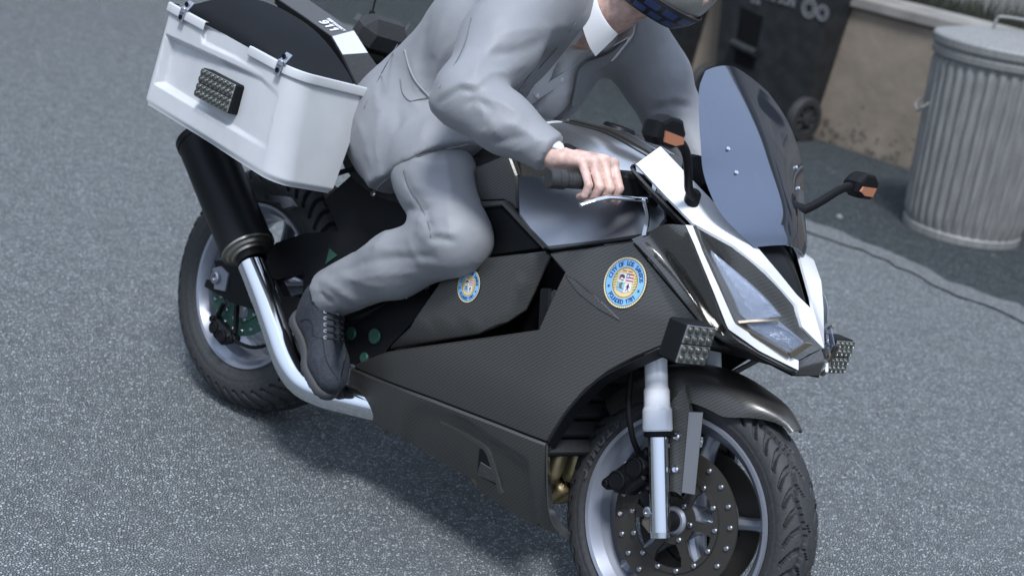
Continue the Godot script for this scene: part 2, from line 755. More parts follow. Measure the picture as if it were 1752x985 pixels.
	c = mat("shoe", lin(0.030, 0.036, 0.047), 0.85)
	c.normal_enabled = true
	c.normal_texture = cloth
	c.normal_scale = 0.5
	c.albedo_texture = fine
	tri_map(c, 5.0)
	mat("sole", lin(0.05, 0.05, 0.053), 0.75)
	mat("lace", lin(0.012, 0.014, 0.018), 0.9)
	mat("button", lin(0.30, 0.31, 0.34), 0.3, 0.4)
	mat("shirt_button", lin(0.8, 0.8, 0.82), 0.25)
	mat("helmet_shell", lin(0.24, 0.235, 0.21), 0.35, 0.0, 0.5)
	mat("trim_dark", lin(0.03, 0.03, 0.032), 0.6)
	mat("hair", lin(0.03, 0.022, 0.016), 0.6)
	mat("print_white", lin(0.75, 0.76, 0.78), 0.5)
	mat("print_navy", lin(0.02, 0.04, 0.13), 0.5)

# ---------------------------------------------------------------- the motorcycle
func flank(x: float, y: float) -> float:
	var z := 0.245
	if y < 0.47: z -= (0.47 - y) * (0.47 - y) * 1.1
	if y > 0.72: z -= (y - 0.72) * 0.10
	if x > 1.12: z -= (x - 1.12) * (x - 1.12) * 0.9
	if x < 0.85: z -= (0.85 - x) * (0.85 - x) * 0.35
	return z

func both(make: Callable):                   # the right side as seen, then its mirror image
	make.call(1.0)
	make.call(-1.0)

func side_row(a: Array, s: float) -> PackedVector3Array:
	var r := row(a)
	return r if s > 0.0 else mirrored(r)

func sheet(rows: Array, s: float, nu: int, nv: int, th: float, called: String, m: String, parent: Node, across := true, along := true) -> MeshInstance3D:
	var rs := []
	for r in rows: rs.append(side_row(r, s))
	var mb := Mb.new()
	add_grid(mb, loft(rs, nu, nv, across, along), s < 0.0, th)
	return put(mb, called, mats[m], parent)

func panel(px: Array, zf: Callable, s: float, th: float, called: String, m: String, parent: Node, lift := 0.0, cell := 0.025, lip := 0.004) -> MeshInstance3D:
	var mb := Mb.new()
	add_shell(mb, outline(px, zf), zf, th, s, cell, lift, lip)
	return put(mb, called, mats[m], parent)

func tyre_mesh(R: float, rim: float, w: float, pitches: int, rear: bool) -> Mb:
	var mb := Mb.new()
	var na := 960
	var nt := 76
	var h := R - rim
	var r0 := rim + h * 0.40
	var g := []
	for j in nt + 1:
		var td := lerpf(-128.0, 128.0, float(j) / nt)
		var t := deg_to_rad(td)
		var ct := cos(t)
		var st := sin(t)
		var r := r0 + (h * 0.60 * signf(ct) * pow(absf(ct), 0.85) if ct > 0 else h * 0.40 * ct * 1.5)
		var z := w * signf(st) * pow(absf(st), 0.92)
		var rr := PackedVector3Array()
		for i in na + 1:
			var th := TAU * (i % na) / na
			var u := th * pitches / TAU
			var side := 0.0 if td > 0 else 0.5
			var at := absf(td)
			var dep := 0.0
			if at < 80.0:
				var uu := u + side
				var tri := absf(fposmod(uu, 1.0) - 0.5) * 2.0
				var zig := (20.0 + 20.0 * tri) if not rear else (12.0 + 16.0 * tri)
				if absf(at - zig) < (4.2 if rear else 5.2): dep = 1.0
				if at > zig + 5.0 and at < 76.0:
					var f := fposmod(uu * 4.0 + 0.9 * pow((at - 30.0) / 45.0, 2.0), 1.0)
					if absf(f - 0.5) < 0.15: dep = 1.0
				if at > 6.0 and at < zig - 6.0:
					var f4 := fposmod(uu * 3.0 - at / 30.0, 1.0)
					if absf(f4 - 0.5) < 0.08 and fposmod(uu, 1.0) < 0.67: dep = 1.0
			elif absf(at - 93.0) < 1.6 or absf(at - 112.0) < 1.4:
				dep = 0.22
			var k := 1.0 - (0.011 if rear else 0.0095) * dep / R
			rr.append(Vector3(cos(th) * r * k, sin(th) * r * k, z * (1.0 - (0.010 if rear else 0.0072) * dep / w)))
		g.append(rr)
	add_grid(mb, g, true, 0.0, true)
	return mb

func letters(parent: Node, called: String, text: String, size: float, depth: float, place: Callable, m: Material):
	var f := SystemFont.new()
	f.font_names = PackedStringArray(["Droid Sans"])
	f.font_weight = 700
	var st := SurfaceTool.new()
	st.begin(Mesh.PRIMITIVE_TRIANGLES)
	for i in text.length():
		if text[i] == " ": continue
		var tm := TextMesh.new()
		tm.font = f
		tm.text = text[i]
		tm.font_size = 32
		tm.pixel_size = size / 23.0
		tm.depth = depth
		tm.curve_step = 4.0
		st.append_from(tm, 0, place.call(i))
	put(st.commit(), called, m, parent)

func add_ring(mb: Mb, c: Vector3, r0: float, r1: float, z0: float, z1: float, seg := 64):    # a flat ring about the z axis
	add_lathe(mb, c, Vector3(0, 0, 1), [[r0, z0], [r0, z1], [r1, z1], [r1, z0], [r0, z0]], seg)

func bolt_mesh(r: float, h: float) -> ArrayMesh:
	var mb := Mb.new()
	add_lathe(mb, Vector3.ZERO, Vector3(0, 0, 1), [[r, 0.0], [r, h * 0.6], [r * 0.7, h], [0.0, h]], 8)
	return mb.mesh()

func make_wheel(called: String, c: Vector3, R: float, rim: float, w: float, zr: float, disc: float, zd: float, front: bool) -> Node3D:
	var wh := part(called, bike, Transform3D(Basis(), c))
	put(tyre_mesh(R, rim, w, 11 if front else 12, not front), "tyre", mats.rubber, wh)
	var mb := Mb.new()
	var e := zr + 0.004
	# flange, bead seat, drop centre and the barrel's inner face
	add_lathe(mb, Vector3.ZERO, Vector3(0, 0, 1), [[rim - 0.004, -e + 0.014], [rim + 0.006, -e + 0.004], [rim + 0.004, -e - 0.002], [rim - 0.004, -e], [rim - 0.020, -e + 0.022], [rim - 0.032, -e * 0.3], [rim - 0.032, e * 0.3], [rim - 0.020, e - 0.022], [rim - 0.004, e], [rim + 0.004, e + 0.002], [rim + 0.006, e - 0.004], [rim - 0.004, e - 0.014], [rim - 0.012, 0.0], [rim - 0.004, -e + 0.014]], 96)
	put(mb, "rim", mats.rim_paint, wh)
	var sm := Mb.new()
	var i_r := 0.035
	var o_r := rim - 0.024
	var rows := []
	for q in [[i_r, 0.026, 0.022], [0.07, 0.019, 0.020], [0.14, 0.014, 0.016], [o_r - 0.02, 0.015, 0.018], [o_r, 0.026, 0.022]]:
		rows.append(PackedVector3Array([Vector3(q[0], -q[1], -q[2]), Vector3(q[0], -q[1] * 0.75, q[2] * 0.6), Vector3(q[0], 0, q[2]), Vector3(q[0], q[1] * 0.75, q[2] * 0.6), Vector3(q[0], q[1], -q[2]), Vector3(q[0], 0, -q[2] * 1.1), Vector3(q[0], -q[1], -q[2])]))
	add_grid(sm, loft(rows, 24, 16, true, false), false, 0.0, true)
	var spoke := sm.mesh()
	for k in 5:
		put(spoke, "spoke", mats.rim_paint, wh, Transform3D(Basis(Vector3(0, 0, 1), TAU * k / 5.0 + 0.35), Vector3.ZERO))
	mb = Mb.new()
	add_lathe(mb, Vector3.ZERO, Vector3(0, 0, 1), [[0.0, -zd - 0.012], [0.026, -zd - 0.012], [0.03, -zd - 0.006], [0.045, -0.02], [0.045, 0.02], [0.03, zd + 0.006], [0.026, zd + 0.012], [0.0, zd + 0.012]], 32)
	put(mb, "hub", mats.rim_paint, wh)
	var bm := bolt_mesh(0.0062, 0.006)
	for s in ([1.0, -1.0] if front else [1.0]):
		var dm := Mb.new()
		add_ring(dm, Vector3.ZERO, disc * 0.70, disc, (zd - 0.0025) * s, (zd + 0.0025) * s, 72)
		put(dm, "brake_disc", mats.disc_metal if front else mats.green_anodised, wh)
		dm = Mb.new()
		add_ring(dm, Vector3.ZERO, 0.028, 0.05, (zd - 0.004) * s, (zd + 0.004) * s, 32)
		add_ring(dm, Vector3.ZERO, disc * 0.64, disc * 0.715, (zd + 0.0026) * s, (zd + 0.006) * s, 64)
		for k in 6:
			var a := TAU * k / 6.0 + 0.2
			var d := Vector3(cos(a), sin(a), 0)
			var n := Vector3(-d.y, d.x, 0)
			var p := PackedVector3Array()
			for q in [[0.045, -0.012], [disc * 0.5, -0.008], [disc * 0.66, -0.017], [disc * 0.66, 0.017], [disc * 0.5, 0.008], [0.045, 0.012]]:
				p.append(d * q[0] + n * q[1] + Vector3(0, 0, (zd + 0.0045) * s))
			add_plate(dm, p, Vector3(0, 0, -0.008 * s))
		put(dm, "disc_carrier", mats.disc_metal if front else mats.green_anodised, wh)
		if s > 0.0 or front:
			for k in 20:
				var a := TAU * k / 20.0
				put(bm, "bolt", mats.steel, wh, Transform3D(Basis() if s > 0 else Basis(Vector3.RIGHT, PI), Vector3(cos(a), sin(a), 0) * (disc * 0.90) + Vector3(0, 0, (zd + 0.002) * s)))
			for k in 14:
				var a := TAU * (k + 0.5) / 14.0
				put(bm, "bolt", mats.steel, wh, Transform3D(Basis() if s > 0 else Basis(Vector3.RIGHT, PI), Vector3(cos(a), sin(a), 0) * (disc * 0.68) + Vector3(0, 0, (zd + 0.0055) * s)))
			for k in 6:
				var a := TAU * k / 6.0 + 0.2
				put(bm, "bolt", mats.steel, wh, Transform3D(Basis() if s > 0 else Basis(Vector3.RIGHT, PI), Vector3(cos(a), sin(a), 0) * 0.042 + Vector3(0, 0, (zd + 0.004) * s)))
	if front:                                   # raised lettering on the right sidewall
		var h := R - rim
		var rl := rim + h * 0.33
		for start in [2.55, 5.3]:
			letters(wh, "sidewall_lettering", "ATOMIC", 0.026, 0.0016, func(i: int) -> Transform3D:
				var a: float = start + i * 0.115
				var up := Vector3(-cos(a), -sin(a), 0.35).normalized()
				var al := Vector3(-sin(a), cos(a), 0)
				return Transform3D(Basis(al, up, al.cross(up)), Vector3(cos(a) * rl, sin(a) * rl, w * 0.998)), mats.rubber_letter)
	return wh

func add_caliper(called: String, c: Vector3, ang: float, sc := 1.0):
	var cal := part(called, bike, Transform3D(Basis(Vector3(0, 0, 1), ang), c))
	var mb := Mb.new()
	add_box(mb, Transform3D(Basis(), Vector3(0, 0, 0.005)), Vector3(0.10, 0.046, 0.05) * sc, 0.012)
	for q in [[-0.054, 0.012, 0.026], [0.054, 0.012, 0.026], [0.0, -0.022, 0.06]]:
		add_box(mb, Transform3D(Basis(), Vector3(q[0], q[1], 0.004) * sc), Vector3(q[2], 0.024, 0.036) * sc, 0.006)
	put(mb, "caliper_body", mats.black_satin, cal)
	for x in [-0.024, 0.024]:
		mb = Mb.new()
		add_lathe(mb, Vector3(x, 0, 0.028) * sc, Vector3(0, 0, 1), [[0.020 * sc, 0.0], [0.020 * sc, 0.006], [0.0165 * sc, 0.008], [0.0155 * sc, 0.005], [0.0, 0.005]], 24)
		put(mb, "piston_cap", mats.black_plastic, cal)
	for x in [-0.056, 0.056]:
		mb = Mb.new()
		add_lathe(mb, Vector3(x, 0.012, 0.02) * sc, Vector3(0, 0, 1), [[0.009, 0.0], [0.009, 0.006], [0.005, 0.008], [0.004, 0.004], [0.0, 0.004]], 12)
		put(mb, "bolt", mats.black_satin, cal)

func led_lamp(called: String, at: Transform3D, w: float, h: float, d: float, nx: int, ny: int):      # face towards local +z
	var l := part(called, bike, at)
	var mb := Mb.new()
	add_box(mb, Transform3D(Basis(), Vector3(0, 0, -d * 0.5)), Vector3(w, h, d), 0.004)
	put(mb, "housing", mats.black_plastic, l)
	mb = Mb.new()
	for s in [-1.0, 1.0]:
		add_box(mb, Transform3D(Basis(), Vector3(0, s * h * 0.245, 0.0005)), Vector3(w * 0.95, h * 0.455, 0.003), 0.0008)
	put(mb, "reflector_bed", mats.led_bed, l)
	var px := w * 0.95 / nx
	var py := h * 0.455 / (ny / 2)
	var r := minf(px, py) * 0.47
	mb = Mb.new()
	add_lathe(mb, Vector3.ZERO, Vector3(0, 0, 1), [[r, 0.0], [r, r * 0.25], [r * 0.9, r * 0.25], [r * 0.80, r * 0.02], [r * 0.70, r * 0.18], [r * 0.5, r * 0.36], [r * 0.25, r * 0.46], [0.0, r * 0.48]], 14)
	var dome := mb.mesh()
	for j in ny:
		var s := -1.0 if j < ny / 2 else 1.0
		var jj := j % (ny / 2)
		for i in nx:
			put(dome, "led", mats.led_dome, l, Transform3D(Basis(), Vector3((i + 0.5 - nx * 0.5) * px, s * h * 0.245 + (jj + 0.5 - ny * 0.25) * py, 0.002)))

func build_bike():
	bike = thing("motorcycle", "dark carbon police motorcycle with white panniers and stripes, leaning, ridden by a suited person", "motorcycle", lean_frame)
	var WF := Vector3(1.4333, 0.2978, 0)
	var WR := Vector3(0, 0.332, 0)
	make_wheel("front_wheel", WF, 0.298, 0.2216, 0.062, 0.0545, 0.153, 0.047, true)
	make_wheel("rear_wheel", WR, 0.332, 0.2176, 0.095, 0.078, 0.135, 0.098, false)
	build_front_end(WF)
	build_fairing()
	build_nose()
	build_tank()
	build_rear()
	build_panniers()

func build_front_end(WF: Vector3):
	both(func(s: float):
		var leg := part("fork_leg", bike)
		var a := bp(1121, 560, 0.108)
		var b := bp(1130, 910, 0.108)
		var d := (b - a).normalized()
		var L := a.distance_to(b)
		var fl := func(v: Vector3) -> Vector3: return Vector3(v.x, v.y, v.z * s)
		var o: Vector3 = fl.call(a)
		var ax: Vector3 = fl.call(d)
		var at := func(py: float) -> float: return (bp(1121 + (py - 560) * 9.0 / 340.0, py, 0.108) - a).dot(d)
		var mb := Mb.new()
		var r := 0.0245
		add_lathe(mb, o, ax, [[0.0, -0.12], [r, -0.12], [r, at.call(662)], [r * 1.13, at.call(668)], [r * 1.13, at.call(695)], [r * 1.28, at.call(702)], [r * 1.30, at.call(735)], [r * 1.22, at.call(738)]], 32)
		put(mb, "outer_tube", mats.fork_white, leg)
		mb = Mb.new()
		add_lathe(mb, o, ax, [[r * 1.0, at.call(730)], [r * 1.22, at.call(738)], [r * 1.18, at.call(746)], [r * 0.9, at.call(748)]], 32)
		put(mb, "dust_seal", mats.black_plastic, leg)
		mb = Mb.new()
		add_lathe(mb, o, ax, [[r * 0.86, at.call(740)], [r * 0.86, L], [r * 0.80, L + 0.012], [0.0, L + 0.012]], 32)
		put(mb, "slider", mats.chrome, leg)
		mb = Mb.new()
		add_box(mb, Transform3D(Basis(Vector3(0, 0, 1), -0.38), Vector3(WF.x - 0.012, WF.y + 0.002, 0.103 * s)), Vector3(0.036, 0.06, 0.028), 0.006)
		put(mb, "axle_clamp", mats.bronze_frame, leg)
		mb = Mb.new()
		add_lathe(mb, Vector3(WF.x - 0.024, WF.y + 0.012, 0.118 * s), Vector3(0, 0, s), [[0.011, 0.0], [0.011, 0.006], [0.006, 0.007], [0.005, 0.003], [0.0, 0.003]], 14)
		put(mb, "pinch_bolt", mats.steel, leg)
		mb = Mb.new()
		add_lathe(mb, Vector3(WF.x, WF.y, 0.06 * s), Vector3(0, 0, s), [[0.022, 0.0], [0.022, 0.03], [0.03, 0.034], [0.03, 0.046], [0.0, 0.046]], 24)
		put(mb, "axle_end", mats.black_satin, leg)
		# fork guard: a woven plate with two bolts and a pale blade along its front edge
		var g := part("fork_guard", bike)
		mb = Mb.new()
		var pl := row([[1146, 690, 0.088], [1172, 660, 0.088], [1181, 704, 0.088], [1167, 843, 0.088], [1146, 840, 0.088]])
		add_plate(mb, pl if s > 0 else mirrored(pl), Vector3(0, 0, -0.012 * s))
		put(mb, "plate", mats.carbon, g)
		mb = Mb.new()
		pl = row([[1179, 705, 0.094], [1203, 706, 0.080], [1189, 846, 0.080], [1167, 842, 0.094]])
		add_plate(mb, pl if s > 0 else mirrored(pl), Vector3(-0.004, 0, -0.008 * s))
		put(mb, "blade", mats.grey_alloy, g)
		for q in [[1159, 747], [1157, 803]]:
			var p := bp(q[0], q[1], 0.0885)
			put(bolt_mesh(0.008, 0.007), "bolt", mats.chrome, g, Transform3D(Basis() if s > 0 else Basis(Vector3.RIGHT, PI), Vector3(p.x, p.y, p.z * s)))
		# caliper behind the leg and its hose
		var cp := bp(1086, 810, 0.075)
		add_caliper("front_caliper", Vector3(cp.x, cp.y, 0.076 * s), 0.95, 1.08)
		mb = Mb.new()
		var arm := row([[1092, 850, 0.09], [1125, 895, 0.09], [1140, 885, 0.09], [1106, 838, 0.09]])
		add_plate(mb, arm if s > 0 else mirrored(arm), Vector3(0, 0, -0.014 * s))
		put(mb, "caliper_bracket", mats.black_satin, bike)
		mb = Mb.new()
		add_tube(mb, spline(side_row([[1090, 560, 0.10], [1078, 655, 0.115], [1076, 700, 0.12], [1082, 745, 0.11], [1094, 778, 0.085]], s), 20), [0.0065], 10)
		put(mb, "brake_hose", mats.black_plastic, bike)
	)
	# fender: an arc over the tyre with a rolled section, drawn out to a beak in front
	var rows := []
	var n := 28
	for j in n + 1:
		var f := float(j) / n
		var th := deg_to_rad(lerpf(145.0, 57.0, f))
		var tip := smoothstep(0.72, 1.0, f)
		var rad := 0.317 + 0.012 * sin(f * PI) + 0.012 * tip
		var hw := 0.079 * (1.0 - 0.72 * tip * tip)
		var drop := (0.055 + 0.02 * sin(f * PI)) * (1.0 - 0.85 * tip)
		var r := PackedVector3Array()
		for k in 17:
			var a := lerpf(-1.0, 1.0, k / 16.0)
			var z := hw * sin(a * PI * 0.5) * (1.0 if absf(a) < 0.99 else 1.0)
			var q := rad - drop * pow(absf(a), 3.0) + 0.004 * (1.0 - absf(a))
			r.append(WF + Vector3(cos(th) * q, sin(th) * q, z))
		rows.append(r)
	var mb := Mb.new()
	add_grid(mb, rows, false, 0.004)
	put(mb, "front_fender", mats.carbon, bike)

func build_fairing():
	var inner := Mb.new()
	add_box(inner, Transform3D(Basis(Vector3(0, 0, 1), 0.2), Vector3(0.80, 0.48, 0)), Vector3(0.52, 0.44, 0.30), 0.03)
	add_box(inner, Transform3D(Basis(Vector3(0, 0, 1), 0.0), Vector3(0.98, 0.78, 0)), Vector3(0.42, 0.16, 0.30), 0.02)
	put(inner, "engine_block", mats.black_plastic, bike)
	# radiator: tilted pack of dark fins behind the front wheel
	var rad := part("radiator", bike, Transform3D(Basis(Vector3(0, 0, 1), 0.32), Vector3(1.10, 0.50, 0)))
	var mb := Mb.new()
	add_box(mb, Transform3D(), Vector3(0.03, 0.36, 0.42), 0.004)
	put(mb, "core", mats.black_plastic, rad)
	for k in 9:
		mb = Mb.new()
		add_box(mb, Transform3D(Basis(Vector3(0, 0, 1), 0.4), Vector3(0.02, -0.16 + k * 0.04, 0)), Vector3(0.022, 0.03, 0.41), 0.002)
		put(mb, "louvre", mats.rough_black, rad)
	for z in [0.10, 0.035, -0.035, -0.10]:
		mb = Mb.new()
		add_tube(mb, spline(rowv([[1.06, 0.40, z * 0.8], [1.13, 0.335, z], [1.13, 0.25, z * 1.1], [1.06, 0.19, z * 0.9], [0.9, 0.17, z * 0.5]]), 20), [0.021], 14)
		put(mb, "exhaust_header", mats.brass, bike)
	var main_px := [[660, 602], [745, 589], [830, 577], [920, 564], [943, 512], [965, 466], [936, 432], [1005, 424], [1082, 411], [1120, 457], [1165, 510], [1209, 562], [1170, 580], [1130, 594], [1085, 613], [1040, 637], [1000, 669], [968, 706], [936, 757], [850, 724], [735, 680], [600, 627]]
	var knee_z := func(x: float, y: float) -> float:
		var z := flank(x, y) - 0.012
		# right edge bevel, running down along the duct
		var e := Vector2(x - 1.0375, y - 0.748).dot(Vector2(0.966, -0.26))
		if e > -0.02: z -= (e + 0.02) * 0.9
		var b := Vector2(x - 0.90, y - 0.52).dot(Vector2(0.30, -0.954))
		if b > -0.01: z -= (b + 0.01) * 0.45
		return z
	var belly_z := func(x: float, y: float) -> float:
		var z := flank(x, y) + 0.004
		# the pressed step that runs forward and down round the scoop
		var d := 0.012 * smoothstep(0.0, 0.02, scoop_side(x, y))
		return z - d
	both(func(s: float):
		var m := panel(main_px, flank, s, 0.011, "side_fairing", "carbon", bike)
		if s > 0: m.set_meta("label", "woven carbon side fairing with a round city crest")
		panel([[700, 560], [660, 601], [820, 573], [870, 553], [903, 531], [918, 500], [946, 438], [935, 430], [830, 441], [760, 470]], knee_z, s, 0.010, "knee_panel", "carbon", bike)
		# bluish bright facet along the edge of the duct
		panel([[964, 467], [985, 478], [1030, 515], [1071, 555], [1024, 529], [990, 502]], flank, s, 0.004, "duct_trim", "carbon_polished", bike, 0.003, 0.03, 0.002)
		panel([[599, 629], [735, 683], [850, 727], [935, 760], [937, 850], [944, 893], [955, 912], [972, 922], [900, 893], [822, 843], [812, 823], [760, 795], [690, 752], [612, 710], [592, 674]], belly_z, s, 0.010, "belly_pan", "carbon", bike, 0.0, 0.014)
		# scoop mouth and its lining
		panel([[821, 768], [836, 768], [848, 800], [860, 836], [818, 812]], belly_z, s, 0.003, "scoop_mouth", "black_satin", bike, 0.003, 0.02, 0.001)
		panel([[818, 812], [824, 790], [850, 806], [858, 830]], belly_z, s, 0.003, "scoop_lining", "carbon_polished", bike, 0.005, 0.02, 0.001)
		sheet([[[755, 720, 0.231], [800, 742, 0.236], [834, 764, 0.238], [846, 790, 0.236], [862, 842, 0.225]], [[760, 726, 0.229], [800, 747, 0.234], [829, 767, 0.236], [841, 792, 0.234], [857, 844, 0.222]]], s, 24, 2, 0.006, "scoop_edge", "carbon", bike)
		# lip rolled inward along the wheel side
		sheet([[[937, 760, 0.236], [938, 850, 0.215], [946, 893, 0.195], [972, 921, 0.175]], [[940, 758, 0.20], [944, 848, 0.185], [954, 885, 0.165], [976, 912, 0.15]]], s, 20, 4, 0.003, "belly_lip", "carbon_polished", bike)
		sheet([[[936, 758, 0.236], [968, 707, 0.238], [1000, 670, 0.236], [1040, 638, 0.232], [1130, 595, 0.215], [1209, 563, 0.195]], [[948, 766, 0.19], [980, 716, 0.19], [1012, 680, 0.19], [1050, 648, 0.186], [1140, 606, 0.17], [1215, 574, 0.15]]], s, 28, 4, 0.003, "arch_lining", "black_plastic", bike)
		# dark window above the knee panel with a woven frame
		panel([[855, 350], [928, 426], [830, 440], [815, 400], [820, 345]], func(x, y): return 0.200, s, 0.006, "side_window", "black_satin", bike, 0.0, 0.04)
		panel([[815, 345], [862, 342], [940, 421], [929, 428], [858, 352], [818, 356]], func(x, y): return 0.212, s, 0.012, "window_frame", "carbon", bike, 0.0, 0.03, 0.003)
		panel([[812, 285], [870, 262], [884, 300], [884, 362], [862, 343], [815, 345]], func(x, y): return 0.196, s, 0.02, "airbox_cover", "carbon", bike, 0.0, 0.03)
	)
	# crests
	add_crest(bp(1066, 483, flank(1.20, 0.76)), 0.053, flank)
	add_crest(bp(803, 489, flank(0.88, 0.66) - 0.012), 0.0375, knee_z)
	# dark mass inside the duct, peg plate with round green inserts
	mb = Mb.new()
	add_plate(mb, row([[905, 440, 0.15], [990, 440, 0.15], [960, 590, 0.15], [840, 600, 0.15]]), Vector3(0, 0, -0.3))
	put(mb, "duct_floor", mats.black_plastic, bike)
	both(func(s: float):
		var pg := part("peg_plate", bike)
		var m2 := Mb.new()
		var pl := row([[596, 560, 0.175], [690, 500, 0.175], [735, 480, 0.175], [735, 520, 0.175], [668, 590, 0.175], [637, 632, 0.175], [598, 622, 0.175]])
		add_plate(m2, pl if s > 0 else mirrored(pl), Vector3(0, 0, -0.012 * s))
		put(m2, "plate", mats.black_satin, pg)
		for q in [[642, 575, 0.019], [624, 612, 0.013], [602, 570, 0.016]]:
			var p := bp(q[0], q[1], 0.176)
			m2 = Mb.new()
			add_lathe(m2, Vector3(p.x, p.y, p.z * s), Vector3(0, 0, s), [[q[2], 0.0], [q[2], 0.004], [q[2] * 0.9, 0.006], [0.0, 0.006]], 24)
			put(m2, "insert", mats.green_anodised, pg)
		m2 = Mb.new()
		add_tube(m2, PackedVector3Array([Vector3(0.50, 0.315, 0.16 * s), Vector3(0.50, 0.305, 0.27 * s)]), [0.012], 12)
		put(m2, "foot_peg", mats.black_plastic, pg)
		# green cover plate behind
		m2 = Mb.new()
		pl = row([[660, 605, 0.150], [672, 575, 0.150], [700, 556, 0.150], [725, 560, 0.150], [690, 600, 0.150]])
		add_plate(m2, pl if s > 0 else mirrored(pl), Vector3(0, 0, -0.01 * s))
		put(m2, "engine_cover", mats.green_anodised, bike)
		for q in [[733, 493], [696, 507]]:
			var p := bp(q[0], q[1], 0.177)
			put(bolt_mesh(0.008, 0.008), "bolt", mats.chrome, pg, Transform3D(Basis() if s > 0 else Basis(Vector3.RIGHT, PI), Vector3(p.x, p.y, p.z * s)))
	)

func scoop_side(x: float, y: float) -> float:          # positive inside the pressed field of the belly pan
	var a := Vector2(0.93, 0.322)                          # the step's ridge falls forward, then turns down round the scoop
	var b := Vector2(1.135, 0.325)
	var top := lerpf(0.345, 0.318, clampf((x - 0.80) / 0.33, 0, 1)) - y
	var front := 1.148 + (0.32 - y) * 0.28 - x
	var fade := clampf((x - 0.72) / 0.25, 0.0, 1.0)
	return minf(top, front) * fade + (fade - 1.0) * 0.01 + 0.0 * (a.x + b.x)

